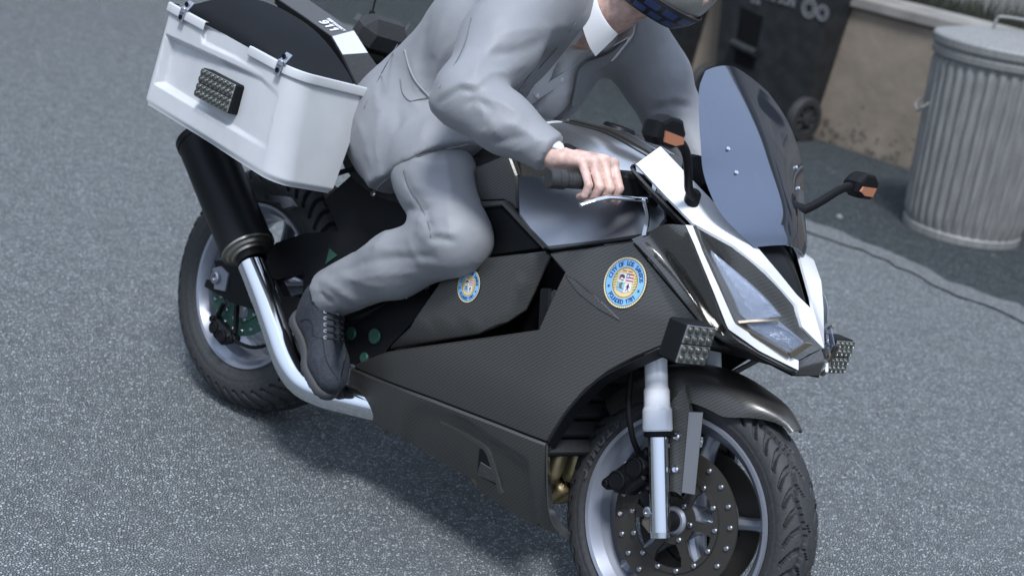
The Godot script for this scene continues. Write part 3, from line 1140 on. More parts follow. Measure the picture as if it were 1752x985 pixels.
func add_crest(at: Vector3, r: float, zf: Callable):
	var im := Image.create(384, 384, false, Image.FORMAT_RGB8)
	var gold := Color(0.80, 0.70, 0.42)
	var blue := Color(0.50, 0.74, 0.93)
	var sand := Color(0.90, 0.80, 0.58)
	var white := Color(0.90, 0.90, 0.92)
	var red := Color(0.74, 0.16, 0.22)
	var navy := Color(0.12, 0.20, 0.42)
	var brown := Color(0.36, 0.20, 0.13)
	var dark := Color(0.16, 0.13, 0.12)
	for y in 384:
		for x in 384:
			var p := Vector2(x - 191.5, y - 191.5) / 192.0
			var l := p.length()
			var a := p.angle()
			var c := gold
			if l > 0.93: c = gold.lerp(Color(0.95, 0.92, 0.80), 0.5 + 0.5 * sin(a * 64.0))
			elif l > 0.90: c = Color(0.30, 0.26, 0.14)
			elif l > 0.62: c = blue
			elif l > 0.59: c = gold
			elif l > 0.56: c = Color(0.45, 0.36, 0.18)
			else:
				c = sand
				if absf(p.x) > 0.40 and absf(p.y) < 0.35 and sin(p.y * 60.0 + p.x * 30.0) > 0.2: c = Color(0.44, 0.50, 0.22)
				if p.y < -0.40 and absf(absf(p.x) - 0.14) < 0.10 and absf(p.y + 0.45) < 0.025: c = Color(0.62, 0.30, 0.16)
				var bottom := 0.42 - absf(p.x) * 0.28
				if absf(p.x) < 0.36 and p.y > -0.37 and p.y < bottom:
					c = white
					var q := Vector2(absf(p.x), p.y)
					if p.x < 0.0 and p.y > 0.0: c = Color(0.55, 0.75, 0.90)
					if p.x > 0.0 and p.y < 0.0:
						c = red if int((p.y + 0.37) / 0.062) % 2 == 0 else white
						if p.x < 0.16 and p.y < -0.17:
							c = navy.lerp(blue, 0.4)
							var s := p - Vector2(0.08, -0.27)
							if s.length() < 0.045 + 0.025 * cos(s.angle() * 5.0 + PI * 0.5): c = white
					# a bear, a bird and a walking figure as small shapes
					if p.x < 0.0 and p.y < 0.0:
						if ((p - Vector2(-0.19, -0.24)) / Vector2(0.12, 0.065)).length() < 1.0 or ((p - Vector2(-0.28, -0.16)) / Vector2(0.035, 0.09)).length() < 1.0 or ((p - Vector2(-0.10, -0.19)) / Vector2(0.045, 0.05)).length() < 1.0: c = brown
						if ((p - Vector2(-0.16, -0.08)) / Vector2(0.08, 0.03)).length() < 1.0: c = Color(0.35, 0.48, 0.40)
					if p.x < 0.0 and p.y > 0.0:
						if ((p - Vector2(-0.18, 0.15)).rotated(0.5) / Vector2(0.06, 0.12)).length() < 1.0: c = Color(0.42, 0.42, 0.16)
						if (p - Vector2(-0.14, 0.05)).length() < 0.05: c = Color(0.25, 0.45, 0.36)
						if absf(p.y - 0.25 - p.x * 0.1) < 0.012: c = brown
					if p.x > 0.0 and p.y > 0.0:
						if (p - Vector2(0.17, 0.06)).length() < 0.035 or ((p - Vector2(0.17, 0.15)) / Vector2(0.045, 0.08)).length() < 1.0: c = dark
						var fx := p.x - 0.17
						if p.y > 0.2 and p.y < 0.32 and absf(absf(fx) - (p.y - 0.18) * 0.5) < 0.02: c = dark
						if p.y > 0.09 and p.y < 0.18 and absf(absf(fx) - (p.y - 0.05) * 0.7) < 0.015: c = dark
					if minf(absf(p.x), absf(p.y)) < 0.012: c = gold
					if q.x > 0.345 or p.y < -0.355 or p.y > bottom - 0.02: c = Color(0.55, 0.43, 0.20)
			im.set_pixel(x, y, c)
	var m := StandardMaterial3D.new()
	im.generate_mipmaps()
	m.albedo_texture = ImageTexture.create_from_image(im)
	m.albedo_color = Color(0.96, 0.96, 0.96)
	m.roughness = 0.35
	m.clearcoat_enabled = true
	m.clearcoat = 0.5
	var e := 0.02
	var tx := Vector3(2 * e, 0, float(zf.call(at.x + e, at.y)) - float(zf.call(at.x - e, at.y))).normalized()
	var ty := Vector3(0, 2 * e, float(zf.call(at.x, at.y + e)) - float(zf.call(at.x, at.y - e)))
	var nz := tx.cross(ty).normalized()
	var b := Basis(tx * 0.86, nz.cross(tx), nz) * Basis(Vector3(0, 0, 1), 0.14)
	var cr := part("city_crest", bike, Transform3D(b, Vector3(at.x, at.y, zf.call(at.x, at.y)) + nz * 0.0025))
	var mb := Mb.new()
	var seg := 48
	for i in seg:
		var k := mb.v.size()
		for q in [Vector2.ZERO, Vector2.from_angle(TAU * i / seg), Vector2.from_angle(TAU * (i + 1) / seg)]:
			mb.v.append(Vector3(q.x, q.y, 0) * r)
			mb.n.append(Vector3(0, 0, 1))
			mb.uv.append(Vector2(0.5 + q.x * 0.497, 0.5 - q.y * 0.497))
		mb.ix.append_array([k, k + 2, k + 1])
	put(mb, "print", m, cr)
	var top := "CITY OF LOS SANTOS"
	letters(cr, "top_lettering", top, r * 0.18, 0.0004, func(i: int) -> Transform3D:
		var a := deg_to_rad(90.0 + 78.0 - i * 156.0 / (top.length() - 1))
		return Transform3D(Basis(Vector3(0, 0, 1), a - PI * 0.5), Vector3(cos(a), sin(a), 0) * (r * 0.76) + Vector3(0, 0, 0.0005)), mats.print_navy)
	var low := "FOUNDED 1781"
	letters(cr, "bottom_lettering", low, r * 0.18, 0.0004, func(i: int) -> Transform3D:
		var a := deg_to_rad(270.0 - 48.0 + i * 96.0 / (low.length() - 1))
		return Transform3D(Basis(Vector3(0, 0, 1), a + PI * 0.5), Vector3(cos(a), sin(a), 0) * (r * 0.76) + Vector3(0, 0, 0.0005)), mats.print_navy)
	for a in [3.45, -0.31]:
		mb = Mb.new()
		for k in 5:
			var p := [Vector3(0, 0, 0)]
			for q in [[-0.5, 0.4], [0.0, 1.0], [0.5, 0.4]]:
				var w: float = a + TAU * (k + q[0]) / 5.0
				p.append(Vector3(cos(w), sin(w), 0) * (q[1] * r * 0.085))
			mb.tri(p[0], p[1], p[2])
			mb.tri(p[0], p[2], p[3])
		put(mb, "star", mats.print_navy, cr, Transform3D(Basis(), Vector3(cos(a), sin(a), 0) * r * 0.76 + Vector3(0, 0, 0.0006)))

func build_nose():
	var U := [[1129, 252, 0.19], [1185, 312, 0.15], [1240, 370, 0.12], [1289, 421, 0.09], [1330, 470, 0.055], [1360, 507, 0.03], [1386, 531, 0.002], [1405, 594, 0.0]]
	var L := [[1088, 283, 0.235], [1140, 340, 0.215], [1184, 385, 0.20], [1253, 423, 0.165], [1308, 468, 0.115], [1357, 523, 0.06], [1369, 560, 0.045], [1406, 597, 0.0]]
	var W := [[1186, 388, 0.205], [1200, 425, 0.213], [1230, 490, 0.20], [1258, 553, 0.175], [1305, 583, 0.13], [1364, 617, 0.06]]
	var W2 := [[1174, 387, 0.210], [1191, 425, 0.218], [1220, 495, 0.205], [1246, 561, 0.180], [1300, 600, 0.13], [1364, 633, 0.06]]
	var V := [[1082, 411, 0.226], [1118, 454, 0.222], [1165, 510, 0.215], [1209, 562, 0.195], [1240, 581, 0.170], [1357, 640, 0.06]]
	both(func(s: float):
		var m := sheet([U, L], s, 56, 6, 0.006, "nose_stripe", "white_paint", bike, false, false)
		m.set_meta("label", "broad white stripe running down to the nose tip")
		# rolled dark edge under the stripe
		sheet([[[1088, 283, 0.237], [1086, 290, 0.238], [1140, 348, 0.216], [1184, 392, 0.198]], [[1089, 292, 0.225], [1092, 303, 0.225], [1140, 358, 0.205], [1180, 400, 0.19]]], s, 20, 3, 0.006, "stripe_edge", "black_satin", bike)
		# headlight bay between the two white stripes
		sheet([[[1184, 385, 0.197], [1253, 424, 0.160], [1308, 469, 0.110], [1357, 524, 0.055], [1369, 561, 0.040], [1404, 597, 0.004]], [[1212, 420, 0.175], [1255, 478, 0.150], [1292, 515, 0.115], [1330, 555, 0.075], [1350, 580, 0.055], [1385, 607, 0.03]], W], s, 40, 12, 0.006, "headlight_bay", "carbon_polished", bike)
		sheet([W, W2], s, 48, 4, 0.006, "lower_stripe", "white_paint", bike, false, false)
		# hollow flank channel below the stripe
		sheet([W2, [[1138, 384, 0.215], [1160, 432, 0.205], [1195, 500, 0.195], [1232, 562, 0.176], [1275, 592, 0.14], [1362, 637, 0.055]], [[1110, 398, 0.210], [1140, 445, 0.198], [1182, 507, 0.190], [1222, 563, 0.174], [1258, 587, 0.15], [1359, 639, 0.055]], V], s, 40, 18, 0.006, "flank_channel", "carbon_polished", bike)
		sheet([[[1090, 418, 0.231], [1130, 462, 0.227], [1165, 508, 0.220], [1205, 556, 0.202]], [[1096, 416, 0.229], [1142, 464, 0.224], [1180, 510, 0.216], [1206, 552, 0.202]]], s, 20, 3, 0.003, "channel_trim", "carbon_polished", bike)
		# headlight: reflector bowls, clear covers and a bronze frame
		var hl := part("headlight", bike)
		ripple([[[1217, 430, 0.187], [1262, 468, 0.159], [1304, 506, 0.125], [1334, 540, 0.089]], [[1226, 470, 0.187], [1240, 500, 0.177], [1262, 530, 0.159], [1282, 549, 0.141]]], s, 44, 22, "reflector", hl)
		sheet([[[1216, 428, 0.196], [1262, 466, 0.168], [1306, 505, 0.134], [1337, 540, 0.097]], [[1224, 470, 0.197], [1239, 502, 0.187], [1261, 532, 0.169], [1282, 551, 0.151]]], s, 16, 6, 0.002, "cover", "lens_clear", hl, false)
		ripple([[[1268, 555, 0.157], [1300, 551, 0.131], [1330, 551, 0.103]], [[1306, 576, 0.119], [1340, 566, 0.091], [1372, 585, 0.057]], [[1348, 600, 0.075], [1360, 593, 0.067], [1374, 587, 0.055]]], s, 34, 26, "reflector", hl)
		sheet([[[1264, 553, 0.165], [1300, 548, 0.139], [1331, 548, 0.111]], [[1306, 578, 0.127], [1340, 566, 0.099], [1376, 584, 0.064]], [[1349, 603, 0.081], [1362, 595, 0.073], [1378, 586, 0.061]]], s, 12, 6, 0.002, "cover", "lens_clear", hl, false)
		sheet([[[1262, 551, 0.170], [1282, 549, 0.154], [1331, 545, 0.114]], [[1264, 555, 0.170], [1284, 553, 0.154], [1333, 549, 0.112]]], s, 8, 2, 0.006, "frame_bar", "bronze_frame", hl, false, false)
		sheet([[[1264, 553, 0.170], [1305, 578, 0.134], [1348, 604, 0.088]], [[1258, 555, 0.172], [1302, 583, 0.134], [1349, 612, 0.084]]], s, 8, 2, 0.006, "frame_bar", "bronze_frame", hl, false, false)
		sheet([[[1350, 603, 0.088], [1378, 585, 0.066]], [[1352, 612, 0.082], [1390, 587, 0.052]]], s, 6, 2, 0.006, "frame_bar", "bronze_frame", hl, false, false)
		# chin
		sheet([[[1406, 597, 0.0], [1386, 608, 0.030], [1364, 619, 0.06]], [[1412, 618, 0.0], [1388, 624, 0.032], [1362, 634, 0.058]], [[1402, 642, 0.0], [1385, 642, 0.022], [1357, 641, 0.056]]], s, 10, 8, 0.005, "chin", "carbon_polished", bike, false, false)
		# underside of the nose
		sheet([[[1209, 562, 0.195], [1240, 581, 0.17], [1357, 641, 0.056]], [[1215, 596, 0.09], [1262, 606, 0.06], [1385, 640, 0.0]], [[1240, 600, 0.0], [1290, 612, 0.0], [1398, 640, 0.0]]], s, 14, 8, 0.004, "nose_underside", "black_plastic", bike, false, false)
		# mirror
		var mr := part("mirror", bike)
		var c := Vector3(1.352, 1.074, 0.405)
		var prof := [[0.046, 0.016], [0.020, 0.030], [-0.020, 0.029], [-0.042, 0.006], [-0.040, -0.016], [-0.012, -0.028], [0.030, -0.026], [0.046, -0.014]]
		var rows := []
		for st in [[0.024, 0.80, 0.0], [0.021, 0.97, 0.0], [0.012, 1.06, 0.0], [-0.012, 1.0, -0.002], [-0.026, 0.72, -0.004], [-0.034, 0.3, -0.004]]:
			var r := PackedVector3Array()
			for k in prof.size() + 1:
				var q: Array = prof[k % prof.size()]
				r.append(Vector3(c.x + st[0], c.y + q[1] * st[1] + st[2], (c.z + q[0] * st[1]) * s))
			rows.append(r)
		var mb := Mb.new()
		for j in rows.size() - 1:
			for k in prof.size():
				if s > 0: mb.quad(rows[j][k], rows[j][k + 1], rows[j + 1][k + 1], rows[j + 1][k])
				else: mb.quad(rows[j][k + 1], rows[j][k], rows[j + 1][k], rows[j + 1][k + 1])
		for e in [0, rows.size() - 1]:
			var cc := Vector3.ZERO
			for k in prof.size(): cc += rows[e][k] / prof.size()
			for k in prof.size(): mb.tri(cc, rows[e][k], rows[e][k + 1])
		put(mb, "housing", mats.black_plastic, mr)
		mb = Mb.new()
		var ip := PackedVector3Array()
		for q in [[0.032, 0.003], [-0.032, -0.001], [-0.036, -0.013], [-0.012, -0.020], [0.026, -0.018]]:
			ip.append(Vector3(c.x + 0.0275, c.y + q[1], (c.z + q[0]) * s))
		add_plate(mb, ip, Vector3(-0.006, 0, 0))
		put(mb, "indicator", mats.amber, mr)
		mb = Mb.new()
		add_tube(mb, spline(side_row([[1150, 238, 0.375], [1163, 244, 0.345], [1174, 262, 0.31], [1178, 295, 0.265], [1179, 322, 0.222], [1188, 337, 0.190]], s), 24), [0.0085], 10, 1.0, 1.25)
		put(mb, "stem", mats.black_plastic, mr)
		mb = Mb.new()
		var base := bp(1186, 335, 0.185)
		add_lathe(mb, Vector3(base.x, base.y, base.z * s), Vector3(0.3, 0.8, 0.5 * s), [[0.016, -0.02], [0.016, 0.006], [0.011, 0.012], [0.0, 0.012]], 16)
		put(mb, "base", mats.black_plastic, mr)
		# auxiliary lamp on its bracket
		led_lamp("auxiliary_lamp", Transform3D(Basis(Vector3(0, 0, -1), Vector3(0, 1, 0), Vector3(1, 0, 0)) * Basis(Vector3.UP, -0.06 * s), Vector3(1.500, 0.704, 0.297 * s)), 0.098, 0.080, 0.046, 4, 4)
		# grip, lever and switch block
		var hb := part("handlebar", bike)
		var gi := bp(1108, 318, 0.155)
		var go := bp(938, 305, 0.372)
		if s < 0:
			gi.z *= -1
			go.z *= -1
		var gd := (go - gi).normalized()
		mb = Mb.new()
		add_lathe(mb, gi, gd, [[0.0, 0.0], [0.019, 0.0], [0.019, 0.10], [0.0, 0.10]], 20)
		put(mb, "bar", mats.black_plastic, hb)
		var gl := gi.distance_to(go)
		var pr := [[0.0, 0.095], [0.024, 0.095], [0.024, 0.105]]
		for k in 12:
			var t := 0.105 + (gl - 0.145) * k / 12.0
			var dt := (gl - 0.145) / 12.0
			pr.append_array([[0.0175, t + 0.001], [0.0175, t + dt * 0.7], [0.0165, t + dt * 0.75], [0.0165, t + dt]])
		pr.append_array([[0.0185, gl - 0.038], [0.0205, gl - 0.036], [0.0205, gl - 0.022], [0.0195, gl - 0.021], [0.0205, gl - 0.019], [0.0205, gl - 0.002], [0.018, gl], [0.0, gl]])
		mb = Mb.new()
		add_lathe(mb, gi, gd, pr, 28)
		put(mb, "grip", mats.rubber, hb)
		mb = Mb.new()
		add_box(mb, Transform3D(frame_along(gd), gi + gd * 0.045 + Vector3(0, 0.0, 0)), Vector3(0.055, 0.052, 0.06), 0.008)
		put(mb, "switch_block", mats.black_plastic, hb)
		mb = Mb.new()
		add_tube(mb, straight(side_row([[1104, 341, 0.205], [1082, 339, 0.24], [1040, 337, 0.295], [1018, 342, 0.318], [993, 350, 0.34]], s), 24), [0.0068], 10, 1.6, 0.75)
		put(mb, "brake_lever", mats.chrome, hb)
		mb = Mb.new()
		add_box(mb, Transform3D(frame_along(gd), bp(1108, 343, 0.178) * Vector3(1, 1, s)), Vector3(0.04, 0.022, 0.034), 0.004)
		put(mb, "lever_pivot", mats.black_satin, hb)
	)
	# bar that carries the auxiliary lamps
	var mb := Mb.new()
	add_tube(mb, PackedVector3Array([Vector3(1.462, 0.700, 0.29), Vector3(1.452, 0.694, 0.0), Vector3(1.462, 0.700, -0.29)]), [0.011], 10)
	put(mb, "lamp_bar", mats.black_satin, bike)
	# dark spine between the white arms, from the screen's foot to the notch
	mb = Mb.new()
	var a := row([[1287, 421, 0.088], [1330, 471, 0.053], [1360, 508, 0.028], [1386, 532, 0.001]])
	var c := row([[1334, 414, 0.0], [1362, 462, 0.0], [1378, 505, 0.0], [1387, 532, 0.0]])
	for i in a.size():
		a[i] -= Vector3(0.004, 0.006, 0)
		c[i] -= Vector3(0.004, 0.004, 0)
	add_grid(mb, loft([a, c, mirrored(a)], 20, 12), false, 0.004)
	put(mb, "nose_spine", mats.black_satin, bike)
	# cockpit shelf behind the screen
	mb = Mb.new()
	a = row([[1289, 424, 0.088], [1235, 372, 0.120], [1180, 318, 0.148], [1131, 262, 0.178]])
	for i in a.size(): a[i] -= Vector3(0.0, 0.012, 0)
	var mid := PackedVector3Array()
	for p in a: mid.append(Vector3(p.x, p.y - 0.02, 0))
	add_grid(mb, loft([a, mid, mirrored(a)], 16, 10), false, 0.004)
	put(mb, "cockpit_shelf", mats.black_plastic, bike)
	mb = Mb.new()
	add_box(mb, Transform3D(Basis(Vector3(0, 0, 1), 0.9), Vector3(1.25, 1.0, 0)), Vector3(0.05, 0.09, 0.22), 0.012)
	put(mb, "instrument_pod", mats.black_satin, bike)
	# windscreen: a bubble, each row from the right edge over the middle to the left edge
	var er := [[1291, 423, 0.104], [1262, 396, 0.145], [1229, 358, 0.182], [1205, 300, 0.206], [1199, 245, 0.212], [1196, 190, 0.200], [1197, 150, 0.175], [1207, 121, 0.130]]
	var cm := [[1354, 420], [1354, 396], [1349, 360], [1333, 305], [1316, 250], [1294, 195], [1272, 148], [1256, 114]]
	var rows := []
	for i in er.size():
		var p := b3(er[i])
		var q := bp(cm[i][0], cm[i][1], 0.0)
		var r := PackedVector3Array()
		for k in 25:
			var f := lerpf(1.0, -1.0, k / 24.0)
			var w := 0.55 * absf(f) * absf(f) + 0.45 * (sqrt(f * f + 0.02) - 0.1414) / 0.868
			r.append(Vector3(lerpf(q.x, p.x, w), lerpf(q.y, p.y, w), p.z * f))
		rows.append(r)
	var ws := part("windscreen", bike)
	mb = Mb.new()
	var sg := loft(rows, 48, 48)
	add_grid(mb, sg, false, 0.0)
	put(mb, "screen", mats.screen, ws)
	for q in [[1247, 259], [1258, 294]]:
		var best := Vector3()
		var bn := Vector3()
		var bd := 1e9
		for j in range(1, 48):
			for i in range(1, 24):
				var d: float = to_px(sg[j][i]).distance_to(Vector2(q[0], q[1]))
				if d < bd:
					bd = d
					best = sg[j][i]
					bn = (sg[j][i + 1] - sg[j][i - 1]).cross(sg[j + 1][i] - sg[j - 1][i]).normalized()
		if bn.x < 0: bn = -bn
		for s in [1.0, -1.0]:
			var fl := Vector3(1, 1, s)
			put(bolt_mesh(0.005, 0.005), "screw", mats.chrome, ws, Transform3D(frame_along(bn * fl), best * fl))

func ripple(rows: Array, s: float, nu: int, nv: int, called: String, parent: Node):       # a reflector pressed into small uneven facets
	var rs := []
	for r in rows: rs.append(side_row(r, s))
	var g := loft(rs, nu, nv, false)
	var rng := RandomNumberGenerator.new()
	rng.seed = 19
	for j in nv + 1:
		for i in nu + 1:
			g[j][i] += Vector3(1, 0.3, s * 0.8) * (rng.randf_range(-0.0016, 0.0016) + 0.0022 * sin(i * 1.5) * sin(j * 1.3))
	var mb := Mb.new()
	for j in nv:
		for i in nu:
			if s > 0: mb.quad(g[j][i], g[j][i + 1], g[j + 1][i + 1], g[j + 1][i])
			else: mb.quad(g[j][i + 1], g[j][i], g[j + 1][i], g[j + 1][i + 1])
	put(mb, called, mats.reflector, parent)

func tank_pt(x: float, a: float, lift := 0.0) -> Vector3:          # a: 0 at the top line, 1 halfway down the flank, 2 at the lower edge
	var f := clampf((x - 0.5) / 0.72, 0.0, 1.0)
	var top := 0.965 + 0.062 * sin(clampf(f * 1.25, 0.0, 1.0) * PI * 0.5) - 0.035 * smoothstep(0.62, 1.0, f)
	var hw := 0.105 + 0.085 * sin(clampf(f * 1.15 + 0.05, 0, 1) * PI * 0.5) - 0.05 * smoothstep(0.75, 1.0, f)
	var bot := 0.80
	var an := absf(a) * PI * 0.25
	var e := 0.72
	var z := hw * pow(sin(an), e) + lift * sin(an)
	var y := bot + (top - bot) * pow(maxf(cos(an), 0.0), e * 0.62) + lift * cos(an)
	return Vector3(x, y, z * signf(a) if a != 0.0 else 0.0)

func tank_patch(called: String, m: String, corners: Array, lift: float, th: float, s: float, nu := 16, nv := 16):
	# corners: [x, a] at the four corners, going round
	var g := []
	for j in nv + 1:
		var r := PackedVector3Array()
		for i in nu + 1:
			var u := float(i) / nu
			var v := float(j) / nv
			var p := Vector2(corners[0][0], corners[0][1]).lerp(Vector2(corners[1][0], corners[1][1]), u).lerp(Vector2(corners[3][0], corners[3][1]).lerp(Vector2(corners[2][0], corners[2][1]), u), v)
			var q := tank_pt(p.x, p.y, lift)
			q.z *= s
			r.append(q)
		g.append(r)
	var mb := Mb.new()
	add_grid(mb, g, s > 0.0, th)
	return put(mb, called, mats[m], bike)

func build_tank():
	var g := []
	for j in 33:
		var x := lerpf(0.5, 1.22, j / 32.0)
		var r := PackedVector3Array()
		for i in 49:
			r.append(tank_pt(x, lerpf(-2.0, 2.0, i / 48.0)))
		g.append(r)
	var mb := Mb.new()
	add_grid(mb, g, false)
	put(mb, "fuel_tank", mats.carbon_polished, bike)
	both(func(s: float):
		var m: MeshInstance3D = tank_patch("tank_shoulder", "sky_sheen_silver", [[0.86, 0.52], [1.17, 0.50], [1.19, 1.45], [0.80, 1.55]], 0.004, 0.005, s)
		m.set_meta("label", "tank shoulder with the sky reflection put into its pale colour")
		tank_patch("tank_seam", "white_paint", [[0.845, 0.50], [0.858, 0.50], [0.800, 1.50], [0.785, 1.50]], 0.005, 0.005, s, 4, 16)
		tank_patch("tank_rail", "carbon_polished", [[0.84, 0.36], [1.20, 0.32], [1.20, 0.47], [0.85, 0.49]], 0.006, 0.007, s)
		# flank panel under the grip, the sky reflection put into its blue-grey
		panel([[884, 300], [936, 300], [1000, 310], [1080, 330], [1138, 347], [1141, 372], [1128, 391], [1104, 402], [1040, 412], [936, 424], [905, 392], [886, 366]], func(x, y): return 0.250 - 0.50 * (y - 0.80) - 0.22 * (x - 1.03), s, 0.012, "tank_flank", "sky_sheen_grey", bike)
		sheet([[[1098, 340, 0.222], [1104, 372, 0.222], [1098, 403, 0.224]], [[1104, 340, 0.222], [1110, 372, 0.222], [1105, 402, 0.224]]], s, 8, 2, 0.004, "flank_moulding", "chrome", bike)
	)
	# filler plate on top with two bright inlays
	g = []
	for j in 17:
		var x := lerpf(0.86, 1.19, j / 16.0)
		var r := PackedVector3Array()
		for i in 17: r.append(tank_pt(x, lerpf(-0.34, 0.34, i / 16.0), 0.009))
		g.append(r)
	mb = Mb.new()
	add_grid(mb, g, false, 0.008)
	put(mb, "filler_plate", mats.disc_metal, bike)
	for s in [1.0, -1.0]:
		tank_patch("plate_inlay", "chrome", [[0.94, 0.03], [1.09, 0.05], [1.09, 0.07], [0.94, 0.04]], 0.011, 0.002, s, 8, 2)
		tank_patch("plate_inlay", "chrome", [[0.94, 0.12], [1.085, 0.17], [1.085, 0.19], [0.94, 0.13]], 0.011, 0.002, s, 8, 2)
		tank_patch("plate_inlay", "steel", [[0.945, 0.04], [1.088, 0.07], [1.085, 0.17], [0.945, 0.12]], 0.010, 0.002, s, 8, 2)
	mb = Mb.new()
	add_lathe(mb, tank_pt(0.95, 0.0, 0.010), Vector3(0.05, 1, 0), [[0.0, 0.008], [0.035, 0.008], [0.04, 0.0]], 24)
	put(mb, "filler_cap", mats.black_satin, bike)

func build_rear():
	var mb := Mb.new()
	# seat
	var rows := []
	for q in [[0.20, 0.86, 0.09], [0.28, 0.825, 0.13], [0.42, 0.80, 0.145], [0.55, 0.815, 0.12], [0.62, 0.85, 0.09]]:
		rows.append(rowv([[q[0], q[1] - 0.10, -q[2]], [q[0], q[1] - 0.02, -q[2] * 1.02], [q[0], q[1], -q[2] * 0.7], [q[0], q[1] + 0.005, 0], [q[0], q[1], q[2] * 0.7], [q[0], q[1] - 0.02, q[2] * 1.02], [q[0], q[1] - 0.10, q[2]]]))
	add_grid(mb, loft(rows, 24, 20), false, 0.006)
	put(mb, "seat", mats.rough_black, bike)
	# tail body
	mb = Mb.new()
	add_box(mb, Transform3D(Basis(Vector3(0, 0, 1), -0.16), Vector3(-0.02, 0.93, 0)), Vector3(0.46, 0.15, 0.26), 0.02)
	put(mb, "tail_body", mats.black_plastic, bike)
	mb = Mb.new()
	for k in 11:
		var x := -0.16 + k * 0.027
		add_box(mb, Transform3D(Basis(Vector3(0, 0, 1), -0.2), Vector3(x, 1.045 - (x + 0.13) * 0.16, 0.0)), Vector3(0.014, 0.02, 0.2), 0.003)
	put(mb, "tail_ribs", mats.carbon, bike)
	both(func(s: float):
		var O := [[470, -6, 0.17], [522, 29, 0.17], [568, 62, 0.17], [586, 93, 0.17], [613, 150, 0.17]]
		var I := [[520, -6, 0.10], [566, 26, 0.10], [605, 52, 0.10], [629, 90, 0.10], [652, 122, 0.10]]
		sheet([O.slice(0, 3), I.slice(0, 3)], s, 12, 4, 0.02, "tail_rail", "carbon", bike, false, false)
		sheet([O.slice(2, 4), I.slice(2, 4)], s, 6, 4, 0.02, "tail_band", "white_plastic", bike, false, false)
		sheet([O.slice(3, 5), I.slice(3, 5)], s, 6, 4, 0.02, "tail_pad", "rough_black", bike, false, false)
		# fall of the rail's outer side
		sheet([O, [[478, 12, 0.165], [524, 50, 0.165], [566, 80, 0.165], [584, 105, 0.165], [606, 165, 0.165]]], s, 12, 3, 0.006, "tail_skirt", "black_plastic", bike, false, false)
		# rear side cover and brackets
		var m2 := Mb.new()
		var pl := row([[556, 340, 0.12], [600, 300, 0.12], [645, 300, 0.12], [700, 330, 0.12], [730, 430, 0.12], [650, 470, 0.12], [585, 410, 0.12]])
		add_plate(m2, pl if s > 0 else mirrored(pl), Vector3(0, 0, -0.02 * s))
		put(m2, "side_cover", mats.black_satin, bike)
		m2 = Mb.new()
		add_tube(m2, straight(side_row([[598, 246, 0.17], [622, 283, 0.17], [640, 330, 0.16]], s), 8), [0.011], 8, 1.0, 0.6)
		add_tube(m2, straight(side_row([[565, 300, 0.2], [598, 290, 0.18], [628, 282, 0.17]], s), 8), [0.011], 8, 1.0, 0.6)
		put(m2, "pannier_bracket", mats.black_satin, bike)
		var bp0 := bp(640, 331, 0.172)
		put(bolt_mesh(0.008, 0.008), "bolt", mats.chrome, bike, Transform3D(Basis() if s > 0 else Basis(Vector3.RIGHT, PI), bp0 * Vector3(1, 1, s)))
		# swingarm: a lower beam to the axle and an arched brace above it
		m2 = Mb.new()
		pl = row([[349, 490, 0.13], [352, 478, 0.13], [372, 480, 0.13], [366, 445, 0.13], [384, 446, 0.13], [424, 463, 0.13], [472, 480, 0.13], [484, 506, 0.13], [516, 510, 0.13], [600, 484, 0.13], [700, 484, 0.13], [700, 500, 0.13], [600, 545, 0.13], [520, 552, 0.13], [470, 540, 0.13], [400, 520, 0.13]])
		add_plate(m2, pl if s > 0 else mirrored(pl), Vector3(0, 0, -0.028 * s))
		put(m2, "swingarm_beam", mats.black_satin, bike)
		m2 = Mb.new()
		pl = row([[425, 462, 0.131], [446, 440, 0.131], [472, 415, 0.131], [520, 399, 0.131], [580, 395, 0.131], [660, 396, 0.131], [720, 430, 0.131], [700, 485, 0.131], [600, 486, 0.131], [517, 511, 0.131], [519, 462, 0.131], [474, 479, 0.131]])
		add_plate(m2, pl if s > 0 else mirrored(pl), Vector3(0, 0, -0.026 * s))
		put(m2, "swingarm_brace", mats.black_satin, bike)
		m2 = Mb.new()
		pl = row([[563, 425, 0.135], [576, 437, 0.135], [556, 452, 0.135]])
		add_plate(m2, pl if s > 0 else mirrored(pl), Vector3(0, 0, -0.006 * s))
		put(m2, "swingarm_mark", mats.green_anodised, bike)
		m2 = Mb.new()
		pl = row([[363, 459, 0.136], [377, 455, 0.136], [390, 468, 0.136], [384, 498, 0.136], [366, 494, 0.136]])
		add_plate(m2, pl if s > 0 else mirrored(pl), Vector3(0, 0, -0.010 * s))
		put(m2, "axle_block", mats.rim_paint, bike)
		m2 = Mb.new()
		var ap := bp(370, 475, 0.137) * Vector3(1, 1, s)
		add_lathe(m2, ap, Vector3(0, 0, s), [[0.016, 0.0], [0.016, 0.008], [0.012, 0.010], [0.009, 0.010], [0.009, 0.003], [0.0, 0.003]], 20)
		put(m2, "axle_nut", mats.steel, bike)
	)
	# rear caliper and its stays
	for q in [[[382, 520], [362, 560]], [[405, 522], [402, 570]]]:
		mb = Mb.new()
		add_tube(mb, row([[q[0][0], q[0][1], 0.118], [q[1][0], q[1][1], 0.118]]), [0.009], 8, 1.0, 0.6)
		put(mb, "caliper_stay", mats.black_satin, bike)
	var cp := bp(385, 568, 0.108)
	add_caliper("rear_caliper", cp, -0.25, 0.85)
	mb = Mb.new()
	add_tube(mb, spline(row([[402, 583, 0.12], [425, 593, 0.12], [450, 592, 0.12], [485, 575, 0.12], [520, 545, 0.13]]), 20), [0.005], 8)
	put(mb, "brake_hose", mats.black_plastic, bike)
	# exhaust
	var ex := part("exhaust", bike)
	mb = Mb.new()
